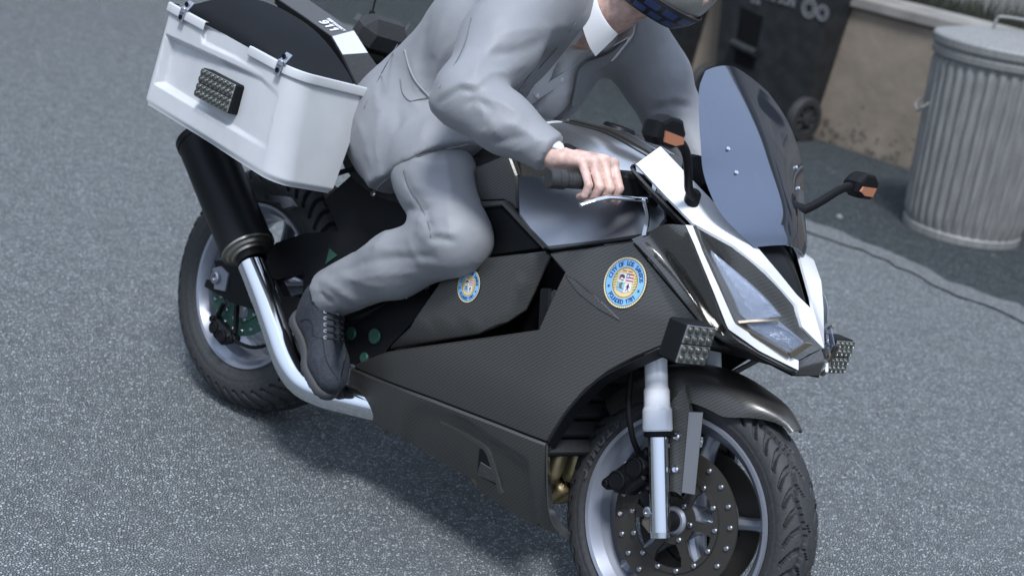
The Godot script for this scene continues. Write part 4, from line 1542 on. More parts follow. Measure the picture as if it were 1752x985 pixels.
	add_tube(mb, spline(row([[660, 700, 0.12], [600, 686, 0.165], [555, 674, 0.195], [516, 654, 0.215], [492, 620, 0.225], [472, 565, 0.225], [453, 510, 0.225], [430, 452, 0.225]]), 60), [0.035], 28)
	put(mb, "pipe", mats.chrome, ex)
	var m0 := bp(424, 428, 0.225)
	var m1 := bp(345, 236, 0.225)
	var md := (m1 - m0).normalized()
	var ml := m0.distance_to(m1)
	mb = Mb.new()
	add_lathe(mb, m0, md, [[0.034, -0.035], [0.039, -0.035], [0.039, -0.012], [0.0, -0.012]], 28)
	put(mb, "collar", mats.black_satin, ex)
	mb = Mb.new()
	add_lathe(mb, m0, md, [[0.034, -0.020], [0.046, -0.018], [0.048, -0.012], [0.056, -0.010], [0.060, -0.004], [0.069, -0.002], [0.070, 0.004]], 36)
	put(mb, "end_cone", mats.collar_metal, ex)
	mb = Mb.new()
	add_lathe(mb, m0, md, [[0.069, 0.003], [0.0715, 0.004], [0.0715, 0.018], [0.069, 0.019]], 36)
	put(mb, "end_band", mats.black_satin, ex)
	mb = Mb.new()
	add_lathe(mb, m0, md, [[0.069, ml - 0.02], [0.0715, ml - 0.018], [0.0715, ml], [0.050, ml + 0.012], [0.036, ml + 0.012], [0.034, ml - 0.04], [0.0, ml - 0.04]], 36)
	put(mb, "end_cap", mats.black_satin, ex)
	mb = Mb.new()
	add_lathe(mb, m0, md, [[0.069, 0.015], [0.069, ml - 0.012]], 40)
	put(mb, "silencer", mats.black_satin, ex)  # black instead of carbon: the pannier's shade put into the colour
	mb = Mb.new()
	add_plate(mb, row([[452, 333, 0.16], [488, 336, 0.16], [500, 352, 0.16], [484, 357, 0.16], [478, 346, 0.16], [455, 343, 0.16]]), Vector3(0, 0, -0.02))
	put(mb, "exhaust_hanger", mats.steel, bike)
	# seat-back pad, aerial
	mb = Mb.new()
	add_box(mb, Transform3D(Basis(Vector3(0, 0, 1), -0.45), Vector3(0.105, 1.064, -0.015)), Vector3(0.085, 0.10, 0.16), 0.03)
	put(mb, "back_pad", mats.rough_black, bike)
	mb = Mb.new()
	var an := bp(637, 20, -0.04)
	add_lathe(mb, an - Vector3(0, 0.01, 0), Vector3.UP, [[0.009, 0.0], [0.007, 0.012], [0.0, 0.012]], 12)
	add_tube(mb, PackedVector3Array([an, an + Vector3(-0.03, 0.42, 0)]), [0.0028, 0.0015], 6)
	put(mb, "aerial", mats.black_plastic, bike)
	# lettering on the tail rail
	var c0 := bp(558, 48, 0.145)
	var c1 := bp(590, 58, 0.135)
	var al := (bp(600, 70, 0.14) - bp(550, 33, 0.14)).normalized()
	var nn := (bp(568, 62, 0.17) - bp(522, 29, 0.17)).cross(bp(605, 52, 0.10) - bp(568, 62, 0.17)).normalized()
	if nn.y < 0: nn = -nn
	var up := nn.cross(al).normalized()
	var mid := (bp(548, 47, 0.17) + bp(588, 41, 0.10)) * 0.5 + nn * 0.0015
	letters(bike, "unit_lettering", "911", 0.026, 0.001, func(i: int) -> Transform3D: return Transform3D(Basis(al, up, nn), mid + al * ((i - 1) * 0.021) - up * 0.010), mats.print_white)
	letters(bike, "unit_lettering", "EMERGENCY", 0.009, 0.001, func(i: int) -> Transform3D: return Transform3D(Basis(al, up, nn), mid + al * ((i - 4) * 0.0085) + up * 0.012), mats.print_white)
	var _k := c0 + c1

# ---------------------------------------------------------------- panniers
func in_field(p: Vector2, poly: PackedVector2Array, bevel: float) -> float:      # 0 outside, 1 well inside, a slope of width bevel between
	var d := 9.0
	for i in poly.size():
		d = minf(d, p.distance_to(Geometry2D.get_closest_point_to_segment(p, poly[i], poly[(i + 1) % poly.size()])))
	if not Geometry2D.is_point_in_polygon(p, poly): return 0.0
	return clampf(d / bevel, 0.0, 1.0)

func pan_top(x: float) -> float:
	return lerpf(0.988, 0.938, clampf((x + 0.13) / 0.515, 0.0, 1.2))

func pan_pt(t: float, w: float) -> Vector3:          # t: 0 top, 1 bottom; w: along the wall, inner rear to inner front
	var xr := lerpf(-0.135, -0.158, t)
	var xf := lerpf(0.383, 0.400, t)
	var zo := lerpf(0.468, 0.452, t)
	var zi := lerpf(0.235, 0.275, t)
	var r := 0.055
	var r2 := 0.018
	# lengths of the pieces
	var l1 := zo - r2 - zi
	var l2 := r2 * PI * 0.5
	var l3 := xf - r - xr - r2
	var l4 := r * PI * 0.5
	var l5 := zo - r - zi
	var q := w * (l1 + l2 + l3 + l4 + l5)
	var p := Vector2()
	if q < l1: p = Vector2(xr, zi + q)
	elif q < l1 + l2:
		var a := (q - l1) / r2
		p = Vector2(xr + r2 - r2 * cos(a), zo - r2 + r2 * sin(a))
	elif q < l1 + l2 + l3: p = Vector2(xr + r2 + (q - l1 - l2), zo)
	elif q < l1 + l2 + l3 + l4:
		var a := (q - l1 - l2 - l3) / r
		p = Vector2(xf - r + r * sin(a), zo - r + r * cos(a))
	else: p = Vector2(xf, zo - r - (q - l1 - l2 - l3 - l4))
	var y := pan_top(p.x) - 0.254 * t
	var b := smoothstep(0.94, 1.0, t) * 0.009          # the floor's rounded edge
	var cxy := Vector2(0.13, 0.36)
	p += (cxy - p).normalized() * b
	return Vector3(p.x, y, p.y)

func build_panniers():
	var pock := PackedVector2Array()
	for q in [[282, 58], [365, 95], [447, 131], [500, 180], [480, 272], [469, 267], [360, 203], [258, 142], [268, 108]]:
		var p := bp(q[0], q[1], 0.465)
		pock.append(Vector2(p.x, p.y))
	var notch := PackedVector2Array()
	for q in [[344, 38], [475, 90], [500, 150], [447, 128], [400, 100], [344, 74]]:
		var p := bp(q[0], q[1], 0.465)
		notch.append(Vector2(p.x, p.y))
	both(func(s: float):
		var pn := part("pannier", bike)
		pn.set_meta("label", "white hard pannier with black lid and LED lamp")
		var nv := 90
		var nu := 220
		var g := []
		for j in nv + 1:
			var r := PackedVector3Array()
			for i in nu + 1:
				var p := pan_pt(float(j) / nv, float(i) / nu)
				if p.z > 0.40 and p.x > -0.13 and p.x < 0.34:
					var q := Vector2(p.x, p.y)
					var fade := clampf(1.0 - (p.x + 0.10) / 0.46, 0.0, 1.0)
					p.z -= 0.024 * fade * in_field(q, pock, 0.011)
					p.z -= 0.009 * clampf(1.0 - (p.x - 0.03) / 0.25, 0.0, 1.0) * in_field(q, notch, 0.007)
				p.z *= s
				r.append(p)
			g.append(r)
		var floor_row := PackedVector3Array()
		for p in g[nv]: floor_row.append(Vector3(0.13, p.y, 0.34 * s))
		var mb := Mb.new()
		add_grid(mb, g, s > 0.0, 0.0)
		add_grid(mb, [g[nv], floor_row], s > 0.0, 0.0)
		var back := [PackedVector3Array(), PackedVector3Array()]
		for j in nv + 1:
			back[0].append(g[j][0])
			back[1].append(g[j][nu])
		add_grid(mb, back, s > 0.0, 0.0)
		put(mb, "tub", mats.white_plastic, pn)
		# lip in two lengths, with the gap in the middle of the long side
		for seg in [[0.20, 0.415], [0.60, 1.0]]:
			var path := PackedVector3Array()
			for k in 41:
				var p := pan_pt(0.0, lerpf(seg[0], seg[1], k / 40.0))
				var c := Vector3(0.13, p.y, 0.34)
				p += (p - c).normalized() * 0.003
				p.y -= 0.004
				p.z *= s
				path.append(p)
			var band := []
			for o in [[-0.004, 0.010], [0.004, 0.010], [0.0065, 0.007], [0.0065, -0.010], [0.004, -0.013], [0.0, -0.013]]:
				var r := PackedVector3Array()
				for p in path:
					var c := Vector3(0.13, p.y, 0.34 * s)
					var out := (p - c) * Vector3(0.6 if p.x < 0.32 else 1.0, 0, 1)
					if p.x > -0.115 and p.x < 0.315: out = Vector3(0, 0, s)
					r.append(p + out.normalized() * o[0] + Vector3(0, o[1] + 0.002, 0))
				band.append(r)
			mb = Mb.new()
			add_grid(mb, band, s > 0.0, 0.0)
			put(mb, "lip", mats.white_plastic, pn)
		# lid
		var rows := []
		for q in [[-0.145, 0.0, 0.9], [-0.13, 0.035, 0.95], [-0.05, 0.085, 1.0], [0.10, 0.088, 1.0], [0.20, 0.070, 1.0], [0.30, 0.030, 0.99], [0.378, 0.0, 0.96]]:
			var x: float = q[0]
			var h: float = q[1]
			var y := pan_top(x) - 0.006
			var zc := 0.345
			var hw := 0.104
			if x > 0.31: hw = 0.104 - (x - 0.31) * 0.35
			var r := PackedVector3Array()
			for a in [[-1.0, 0.0], [-0.98, 0.75], [-0.9, 1.0], [-0.3, 1.0], [0.25, 0.82], [0.72, 0.45], [0.93, 0.18], [1.0, 0.0]]:
				r.append(Vector3(x, y + h * a[1] - (0.02 if a[1] == 0.0 else 0.0), (zc + hw * a[0] * q[2]) * s))
			rows.append(r)
		mb = Mb.new()
		add_grid(mb, loft(rows, 28, 36), s < 0.0, 0.004)
		put(mb, "lid", mats.lid_black, pn)
		# latches
		for q in [[314, 20], [480, 110]]:
			var p := bp(q[0], q[1], 0.476)
			var lt := Transform3D(Basis(Vector3(0, 0, 1), -0.12), Vector3(p.x, p.y, p.z * s))
			mb = Mb.new()
			add_box(mb, lt * Transform3D(Basis(), Vector3(0, -0.012, 0.003 * s)), Vector3(0.020, 0.030, 0.004), 0.001)
			add_box(mb, lt * Transform3D(Basis(Vector3.RIGHT, -0.5 * s), Vector3(0.004, 0.018, -0.004 * s)), Vector3(0.022, 0.026, 0.004), 0.001)
			add_box(mb, lt * Transform3D(Basis(), Vector3(0.002, 0.004, 0.006 * s)), Vector3(0.016, 0.014, 0.006), 0.002)
			put(mb, "latch", mats.rim_paint, pn)
			for dy in [-0.014, 0.020]:
				mb = Mb.new()
				add_lathe(mb, lt * Vector3(0.002, dy, (0.005 if dy < 0 else 0.0) * s), Vector3(0, 0, s), [[0.006, 0.0], [0.006, 0.003], [0.0035, 0.003], [0.0035, 0.001], [0.0, 0.001]], 12)
				put(mb, "rivet", mats.black_satin, pn)
		var lp := bp(367, 154, 0.478)
		led_lamp("pannier_lamp", Transform3D(Basis(Vector3(0, 0, 1), -0.055 * s) if s > 0 else Basis(Vector3.UP, PI) * Basis(Vector3(0, 0, 1), 0.055), Vector3(lp.x, lp.y, lp.z * s)), 0.142, 0.072, 0.040, 8, 4)
	)

# ---------------------------------------------------------------- the rider
var folds := []                               # [a, b, width, height] in the bike's frame
var fold_noise := FastNoiseLite.new()

func fold_push(p: Vector3, _n: Vector3) -> float:
	var h := 0.0018 * fold_noise.get_noise_3d(p.x * 8.0, p.y * 8.0, p.z * 8.0) + 0.0007 * fold_noise.get_noise_3d(p.x * 19.0 + 40.0, p.y * 19.0, p.z * 19.0)
	for f in folds:
		var ab: Vector3 = f[1] - f[0]
		var t := clampf((p - f[0]).dot(ab) / ab.length_squared(), 0.0, 1.0)
		var d: float = (p - f[0] - ab * t).length()
		if d < f[2] * 2.2:
			h += 0.95 * f[3] * (exp(-d * d / (f[2] * f[2] * 0.5)) if f[3] < 0.0 else exp(-1.6 * sqrt(d * d + 0.000006) / f[2])) * (0.35 + 0.65 * sin(PI * clampf(t, 0.06, 0.94)))
	return h

func hit(field: Callable, px: float, py: float) -> Vector3:          # where a pixel's ray meets an implicit surface
	var v := (CAM_X * ((px - 876.0) / FOCAL) + CAM_Y * (-(py - 492.5) / FOCAL) - CAM_Z).normalized()
	var t := 2.2
	for k in 120:
		var d: float = field.call(EYE + v * t)
		if d < 0.0006: break
		t += maxf(d * 0.7, 0.0008)
		if t > 5.5: break
	return EYE + v * t

func crease(field: Callable, pts: Array, w: float, h: float):
	for i in pts.size() - 1:
		folds.append([hit(field, pts[i][0], pts[i][1]), hit(field, pts[i + 1][0], pts[i + 1][1]), w, h])

func seam(field: Callable, pts: Array, r: float, called: String, m: Material, parent: Node):
	var path := PackedVector3Array()
	for q in pts:
		var p := hit(field, q[0], q[1])
		path.append(p + (EYE - p).normalized() * (fold_push(p, Vector3.ZERO) + 0.0026))
	var mb := Mb.new()
	add_tube(mb, spline(path, pts.size() * 6), [r], 6)
	put(mb, called, m, parent)

func wrap_hand(mb: Mb, s: float):
	var go := bp(938, 305, 0.372)
	var gi := bp(1108, 318, 0.155)
	var a := (gi - go).normalized()
	var f := (Vector3(1, 0, 0) - a * a.x).normalized()
	var u := f.cross(a)
	if u.y < 0: u = -u
	var W := Vector3(1.050, 0.951, 0.306)
	var palm := Blob.new()
	palm.k = 0.016
	var fing := Blob.new()
	fing.k = 0.0018
	var palm2 := Blob.new()
	palm2.k = 0.010
	palm.cap(W - Vector3(0.05, -0.006, -0.012), W, 0.024, 0.024)
	var along := [0.073, 0.0955, 0.1185, 0.1415]
	var size := [0.84, 0.96, 1.0, 0.97]
	for i in 4:
		var c: Vector3 = go + a * along[i]
		var z: float = size[i]
		var mcp := c + u * (0.040 + 0.004 * (1.5 - absf(i - 1.8))) - f * (0.004 - 0.002 * i)
		var pip := c + u * (0.004 - 0.004 * z) + f * (0.042 * z) + a * 0.003
		var dip := c - u * (0.026 * z) + f * 0.031
		var tip := c - u * 0.031 + f * 0.010
		palm.cap(W + a * (i - 1.5) * 0.011, mcp, 0.0185, 0.0128 * z)
		palm2.cap(W + (mcp - W) * 0.45, mcp - u * 0.004 - f * 0.004, 0.016, 0.0105)
		fing.cap(mcp, mcp, 0.01328 * z, 0.01328 * z)
		fing.cap(mcp, pip, 0.01210 * z, 0.01037 * z)
		fing.cap(pip, dip, 0.01058 * z, 0.00907 * z)
		fing.cap(dip, tip, 0.00907 * z, 0.00799 * z)
	var thumb := Blob.new()
	thumb.k = 0.006
	var t0 := W + a * 0.012 - u * 0.012 + f * 0.010
	var t1 := go + a * 0.150 - f * 0.030 - u * 0.012
	var t2 := go + a * 0.160 - f * 0.014 - u * 0.030
	var t3 := go + a * 0.164 + f * 0.010 - u * 0.034
	thumb.cap(t0, t1, 0.019, 0.0135)
	thumb.cap(t1, t2, 0.0130, 0.0110)
	thumb.cap(t2, t3, 0.0112, 0.0090)
	var field := func(p: Vector3) -> float:
		var d1: float = minf(palm.at(p), palm2.at(p))
		var d2: float = fing.at(p)
		var d3: float = thumb.at(p)
		var h := maxf(0.005 - absf(d1 - d2), 0.0) / 0.005
		var m := minf(d1, d2) - h * h * 0.00125
		h = maxf(0.010 - absf(m - d3), 0.0) / 0.010
		return minf(m, d3) - h * h * 0.0025
	var net := surface_net(field, Vector3(0.98, 0.86, 0.20), Vector3(1.20, 1.00, 0.345), 0.0024)
	if s < 0:
		var v: PackedVector3Array = net[0]
		for i in v.size(): v[i].z = -v[i].z
		var ix: PackedInt32Array = net[1]
		for k in range(0, ix.size(), 3):
			var q := ix[k]
			ix[k] = ix[k + 1]
			ix[k + 1] = q
		net = [v, ix]
	net_mesh(mb, net, null, 1)

func build_shoe(called: String, ankle: Vector3, heel: Vector3, ball: Vector3, toe: Vector3, lace_side: Vector3):
	var sh := part(called, rider)
	var up := Blob.new()
	up.k = 0.035
	var side := (toe - heel).cross(ankle - heel).normalized()
	up.cap(ankle, ankle.lerp(heel, 0.25), 0.047, 0.046)
	up.cap(ankle.lerp(heel, 0.3), heel, 0.042, 0.037)
	up.cap(heel, ball, 0.036, 0.034)
	up.cap(ankle.lerp(ball, 0.25), ball, 0.040, 0.033)
	up.cap(ball + side * 0.014, toe + side * 0.010, 0.030, 0.025)
	up.cap(ball - side * 0.014, toe - side * 0.006, 0.030, 0.025)
	var sole_n := ((ankle - heel) - (toe - heel) * ((ankle - heel).dot(toe - heel) / (toe - heel).length_squared())).normalized()
	var base := heel - sole_n * 0.030
	var cut := func(p: Vector3) -> float: return maxf(up.at(p), maxf(-(p - base).dot(sole_n), (p - ankle).dot((ankle - heel).normalized()) - 0.015))
	var lo := ankle.min(heel).min(toe) - Vector3.ONE * 0.07
	var hi := ankle.max(heel).max(toe) + Vector3.ONE * 0.07
	var mb := Mb.new()
	net_mesh(mb, surface_net(cut, lo, hi, 0.006), null, 1)
	put(mb, "upper", mats.shoe, sh)
	var sole := func(p: Vector3) -> float:
		var q := (p - base).dot(sole_n)
		return maxf(up.at(p - sole_n * minf(q - 0.012, 0.0)) - 0.005, maxf(q - 0.010, -q - 0.014))
	mb = Mb.new()
	net_mesh(mb, surface_net(sole, lo, hi, 0.006), null, 1)
	put(mb, "sole", mats.sole, sh)
	if ankle.z < 0.0: return
	for k in 5:                                  # laces over the instep, from eyelet to eyelet
		var y := 533.0 + k * 11.0
		var pts := []
		for q in [[556.0, y], [572.0, y + 3.0], [586.0, y + 8.0 - k], [598.0, y + 9.0 - k * 2.0]]: pts.append(hit(cut, q[0], q[1]))
		var path := PackedVector3Array()
		for p in pts: path.append(p + (EYE - p).normalized() * 0.0015)
		mb = Mb.new()
		add_tube(mb, spline(path, 12), [0.0030], 6)
		put(mb, "lace", mats.lace, sh)
		mb = Mb.new()
		add_lathe(mb, path[0], (EYE - path[0]).normalized(), [[0.0045, 0.0], [0.0045, 0.002], [0.002, 0.002], [0.0, 0.0]], 10)
		put(mb, "eyelet", mats.steel, sh)
	for line in [[[514, 548], [528, 546], [534, 556], [536, 574], [552, 579]], [[552, 582], [556, 610], [566, 632], [578, 648]], [[540, 505], [552, 520], [556, 540]], [[598, 560], [592, 600], [584, 640]]]:
		var path := PackedVector3Array()
		for q in line:
			var p := hit(cut, q[0], q[1])
			path.append(p + (EYE - p).normalized() * 0.0006)
		mb = Mb.new()
		add_tube(mb, spline(path, 16), [0.0014], 6)
		put(mb, "stitching", mats.lace, sh)

func build_rider():
	rider = thing("person", "person in a pale grey suit and open white shirt gripping the handlebar", "person", lean_frame)
	fold_noise.seed = 4
	fold_noise.frequency = 1.0
	fold_noise.fractal_octaves = 3
	# jacket: torso, sleeves and a skirt over the hips
	var j := Blob.new()
	j.k = 0.085
	j.cap(Vector3(0.385, 0.89, -0.10), Vector3(0.385, 0.89, 0.11), 0.118, 0.118)
	j.cap(Vector3(0.46, 1.00, -0.085), Vector3(0.46, 1.00, 0.085), 0.135, 0.135)
	j.cap(Vector3(0.57, 1.14, -0.095), Vector3(0.57, 1.14, 0.095), 0.150, 0.150)
	j.cap(Vector3(0.73, 1.26, -0.13), Vector3(0.73, 1.26, 0.13), 0.100, 0.100)
	j.cap(Vector3(0.60, 1.08, -0.06), Vector3(0.60, 1.08, 0.06), 0.120, 0.120)
	j.cap(Vector3(0.41, 0.86, 0.13), Vector3(0.512, 0.735, 0.236), 0.108, 0.018)
	j.cap(Vector3(0.44, 0.85, 0.13), Vector3(0.64, 0.83, 0.195), 0.115, 0.110)
	j.cap(Vector3(0.41, 0.86, -0.13), Vector3(0.512, 0.735, -0.236), 0.108, 0.018)
	j.cap(Vector3(0.44, 0.85, -0.13), Vector3(0.60, 0.78, -0.195), 0.115, 0.110)
	var sl := Blob.new()
	sl.k = 0.045
	sl.cap(Vector3(0.735, 1.265, 0.17), Vector3(0.775, 1.14, 0.275), 0.094, 0.083)
	sl.cap(Vector3(0.775, 1.14, 0.275), Vector3(0.825, 1.012, 0.385), 0.081, 0.064)
	sl.cap(Vector3(0.825, 1.012, 0.385), Vector3(0.92, 0.985, 0.355), 0.064, 0.058)
	sl.cap(Vector3(0.92, 0.985, 0.355), Vector3(1.06, 0.948, 0.306), 0.057, 0.042)
	sl.cap(Vector3(0.745, 1.265, -0.17), Vector3(0.81, 1.17, -0.265), 0.092, 0.080)
	sl.cap(Vector3(0.81, 1.17, -0.265), Vector3(0.855, 1.085, -0.335), 0.078, 0.066)
	sl.cap(Vector3(0.855, 1.085, -0.335), Vector3(1.06, 0.948, -0.306), 0.066, 0.043)
	var spine := Vector3(0.42, 0.87, 0)
	var sdir := Vector3(0.68, 0.733, 0).normalized()
	var fdir := Vector3(sdir.y, -sdir.x, 0)
	var hem0 := bp(641, 334, 0.26)
	var hem1 := bp(712, 275, 0.28)
	var hem2 := bp(812, 248, 0.24)
	var n0 := Vector3(hem1.y - hem0.y, -(hem1.x - hem0.x), 0).normalized()
	var n1 := Vector3(hem2.y - hem1.y, -(hem2.x - hem1.x), 0).normalized()
	var cuff := Vector3(1.036, 0.955, 0.315)
	var cd := Vector3(0.90, -0.25, -0.34).normalized()
	var smooth := func(p: Vector3, grow: float) -> float:
		var d: float = j.at(p)
		var e: float = sl.at(p)
		var h := maxf(0.05 - absf(d - e), 0.0) / 0.05
		return minf(d, e) - h * h * 0.0125 - grow
	var jacket := func(p: Vector3) -> float:
		var d: float = smooth.call(p, 0.0)
		var s := (p - spine).dot(sdir)
		var q := (p - spine).dot(fdir)
		var az := absf(p.z)
		var w := lerpf(0.042, 0.085, clampf((s - 0.12) / 0.35, 0.0, 1.0)) if p.z > 0.0 else 0.10
		# open front
		if q > 0.0: d = maxf(d, minf(w - az, q) if true else 0.0)
		# neck hole
		d = maxf(d, 0.085 - (p - Vector3(0.83, 1.29, 0)).length())
		# hem and cuffs
		if az > 0.0:
			var he := maxf((p - hem1).dot(n0), (p - hem1).dot(n1)) if p.y < 1.02 and p.x < 0.86 and az < 0.32 else -1.0
			if q > -0.02 or p.y < 0.9: d = maxf(d, he)
		var pc := Vector3(p.x, p.y, az)
		d = maxf(d, (pc - cuff).dot(cd))
		return d
	# the creases the cloth is pulled into, placed by where they lie on the sleeve and back
	for c in [[[[752, 176], [790, 152], [815, 158]], 0.010, -0.006], [[[748, 168], [785, 143], [806, 146]], 0.012, 0.007], [[[800, 178], [812, 170], [840, 186]], 0.010, -0.005],
			[[[770, 230], [830, 225], [880, 215]], 0.014, 0.006], [[[800, 245], [850, 243], [900, 232]], 0.012, -0.005], [[[830, 205], [880, 215], [920, 240]], 0.015, 0.005],
			[[[850, 60], [900, 50], [960, 45]], 0.02, 0.006], [[[830, 95], [880, 90], [930, 70]], 0.018, -0.006], [[[820, 125], [860, 128], [900, 110]], 0.016, 0.006],
			[[[640, 150], [650, 200], [630, 260]], 0.025, 0.006], [[[680, 180], [680, 220], [655, 280]], 0.02, -0.005], [[[700, 170], [720, 190], [745, 190]], 0.018, 0.006],
			[[[730, 40], [720, 100], [740, 150]], 0.03, -0.006], [[[760, 30], [745, 90], [760, 150]], 0.025, 0.006], [[[740, 168], [715, 150], [705, 110]], 0.020, 0.008], [[[742, 172], [700, 205], [668, 250]], 0.018, 0.007], [[[744, 180], [735, 205], [720, 240]], 0.016, 0.007], [[[735, 160], [745, 120], [775, 70]], 0.022, 0.008],
			[[[818, 165], [850, 172], [890, 195]], 0.014, 0.007], [[[812, 172], [830, 195], [860, 235]], 0.013, 0.006], [[[810, 150], [835, 130], [870, 120]], 0.014, 0.008], [[[806, 140], [820, 105], [850, 75]], 0.016, 0.007], [[[880, 260], [905, 250], [930, 238]], 0.010, 0.005],
			[[[960, 40], [985, 60], [980, 80]], 0.018, 0.007], [[[610, 200], [625, 240], [640, 290]], 0.018, 0.006], [[[655, 190], [645, 240], [650, 300]], 0.014, 0.006],
			[[[1120, 170], [1150, 165], [1175, 170]], 0.012, 0.008], [[[1115, 190], [1150, 180], [1180, 182]], 0.012, -0.007]]:
		crease(jacket, c[0], c[1], c[2])
	var mb := Mb.new()
	net_mesh(mb, surface_net(jacket, Vector3(0.20, 0.64, -0.46), Vector3(1.12, 1.42, 0.48), 0.0072), fold_push, 1)
	var jk := put(mb, "suit_jacket", mats.suit, rider)
	# seams and hem, groove shadow drawn as darker lines, and the slanted pocket
	seam(jacket, [[692, 85], [700, 115], [712, 140], [735, 166]], 0.0030, "pocket_welt", mats.suit, jk)
	seam(jacket, [[735, 166], [715, 170], [700, 172], [688, 158], [684, 135]], 0.0011, "pocket_seam", mats.seam_shadow, jk)
	seam(jacket, [[806, 30], [796, 70], [780, 105], [752, 150]], 0.0011, "sleeve_seam", mats.seam_shadow, jk)
	seam(jacket, [[1010, 10], [985, 40], [955, 80], [920, 120], [895, 150]], 0.0011, "front_seam", mats.seam_shadow, jk)
	seam(jacket, [[648, 318], [668, 300], [709, 270], [764, 254]], 0.0011, "hem_stitch", mats.seam_shadow, jk)
	seam(jacket, [[644, 322], [664, 304], [709, 272], [760, 256], [800, 247]], 0.0026, "hem_edge", mats.suit, jk)
	seam(jacket, [[700, 40], [672, 90], [650, 130], [622, 185]], 0.0011, "back_seam", mats.seam_shadow, jk)
	for q in [[893, 288], [899, 291], [906, 288]]:
		var p := hit(jacket, q[0], q[1])
		var b := Mb.new()
		add_lathe(b, p, (EYE - p).normalized(), [[0.0055, -0.002], [0.0055, 0.003], [0.0035, 0.004], [0.0, 0.003]], 12)
		put(b, "cuff_button", mats.button, jk)
	# lapels: a second layer folded back beside the opening
	var lap := [[], [], []]
	for q in [[[984, -14], [1000, -14], [1017, -14]], [[987, 10], [1003, 12], [1018, 14]], [[968, 31], [988, 34], [1004, 38]], [[950, 62], [968, 66], [980, 70]], [[930, 93], [945, 97], [955, 102]], [[910, 124], [922, 127], [930, 131]], [[888, 156], [894, 158], [898, 160]]]:
		for k in 3:
			var p := hit(func(v: Vector3) -> float: return j.at(v), q[k][0], q[k][1])
			if (p - EYE).length() > 4.2: p = bp(q[k][0], q[k][1], 0.10)
			lap[k].append(p + (Vector3(0.55, 0.1, 0.8)).normalized() * (0.0045 if k < 2 else 0.003))
	for s in [1.0, -1.0]:
		var rs := []
		for k in 3:
			var r := PackedVector3Array(lap[k])
			rs.append(r if s > 0 else mirrored(r))
		mb = Mb.new()
		add_grid(mb, loft(rs, 36, 8), s < 0, 0.0035)
		put(mb, "lapel", mats.suit, jk)
	# shirt: the layer inside, seen at the chest and wrists
	var shirt := func(p: Vector3) -> float:
		var d: float = smooth.call(p, -0.013)
		d = maxf(d, 0.068 - (p - Vector3(0.845, 1.30, 0)).length())
		var pc := Vector3(p.x, p.y, absf(p.z))
		d = maxf(d, (pc - cuff).dot(cd) - 0.026)
		d = maxf(d, 0.965 - p.y)
		# collar opening
		var q := (p - Vector3(0.80, 1.235, 0)).dot(fdir)
		if q > 0.0: d = maxf(d, minf(0.012 + 0.25 * maxf(0.0, p.y - 1.15) - absf(p.z), q))
		return d
	mb = Mb.new()
	folds = []
	for c in [[[[1000, 60], [960, 110], [920, 150]], 0.012, 0.006], [[[1020, 80], [985, 120], [940, 160]], 0.012, -0.005], [[[1050, 95], [1010, 130], [960, 165]], 0.012, 0.006]]:
		crease(shirt, c[0], c[1], c[2])
	net_mesh(mb, surface_net(shirt, Vector3(0.36, 0.78, -0.38), Vector3(1.10, 1.40, 0.40), 0.009), fold_push, 1)
	var sh := put(mb, "shirt", mats.shirt, rider)
	for q in [[1037, 68], [1003, 108], [961, 136], [919, 163]]:
		var p := hit(shirt, q[0], q[1])
		var b := Mb.new()
		add_lathe(b, p, (EYE - p).normalized(), [[0.0055, -0.002], [0.0055, 0.005], [0.0, 0.006]], 12)
		put(b, "shirt_button", mats.shirt_button, sh)
	var pk := [PackedVector3Array(), PackedVector3Array()]      # button placket
	for q in [[1040, 72], [1018, 92], [1003, 106], [980, 122], [961, 135], [938, 150], [916, 165]]:
		for k in 2:
			var p := hit(func(v: Vector3) -> float: return j.at(v) + 0.013, q[0] + (-5 if k == 0 else 5), q[1] + (-5 if k == 0 else 5))
			if (p - EYE).length() > 4.2: p = bp(q[0], q[1], 0.0)
			pk[k].append(p + (EYE - p).normalized() * 0.002)
	mb = Mb.new()
	add_grid(mb, loft(pk, 30, 3), false, 0.002)
	put(mb, "placket", mats.shirt, sh)
	var na := Vector3(0.77, 0.64, 0).normalized()
	var nf := Vector3(0.64, -0.77, 0).normalized()
	for s in [1.0, -1.0]:                       # the collar's two leaves
		mb = Mb.new()
		var g := []
		for k in 4:
			var r := PackedVector3Array()
			for i in 13:
				var an := lerpf(0.34, PI, i / 12.0)
				var fr := pow(maxf(0.0, cos(an)), 2.0)
				var rad: float = [0.068, 0.069, 0.076, 0.088 + 0.012 * fr][k]
				var up: float = [-0.012, 0.026, 0.024, -0.016 - 0.022 * fr][k]
				r.append(Vector3(0.815, 1.268, 0) + nf * cos(an) * rad + Vector3(0, 0, s) * sin(an) * rad * 0.95 + na * up)
			g.append(r)
		add_grid(mb, loft(g, 24, 12), s < 0, 0.002)
		put(mb, "collar", mats.shirt, sh)
	folds = []
	# trousers
	folds = []
	var t := Blob.new()
	t.k = 0.045
	t.cap(Vector3(0.40, 0.88, -0.08), Vector3(0.40, 0.88, 0.08), 0.115, 0.115)
	t.cap(Vector3(0.45, 0.875, 0.115), Vector3(0.645, 0.80, 0.205), 0.112, 0.088)
	t.cap(Vector3(0.645, 0.80, 0.205), Vector3(0.800, 0.702, 0.255), 0.087, 0.074)
	t.cap(Vector3(0.800, 0.698, 0.255), Vector3(0.64, 0.588, 0.245), 0.074, 0.070)
	t.cap(Vector3(0.64, 0.588, 0.245), Vector3(0.42, 0.437, 0.222), 0.069, 0.060)
	t.cap(Vector3(0.45, 0.865, -0.115), Vector3(0.69, 0.56, -0.315), 0.112, 0.082)
	t.cap(Vector3(0.69, 0.56, -0.315), Vector3(0.51, 0.19, -0.40), 0.078, 0.062)
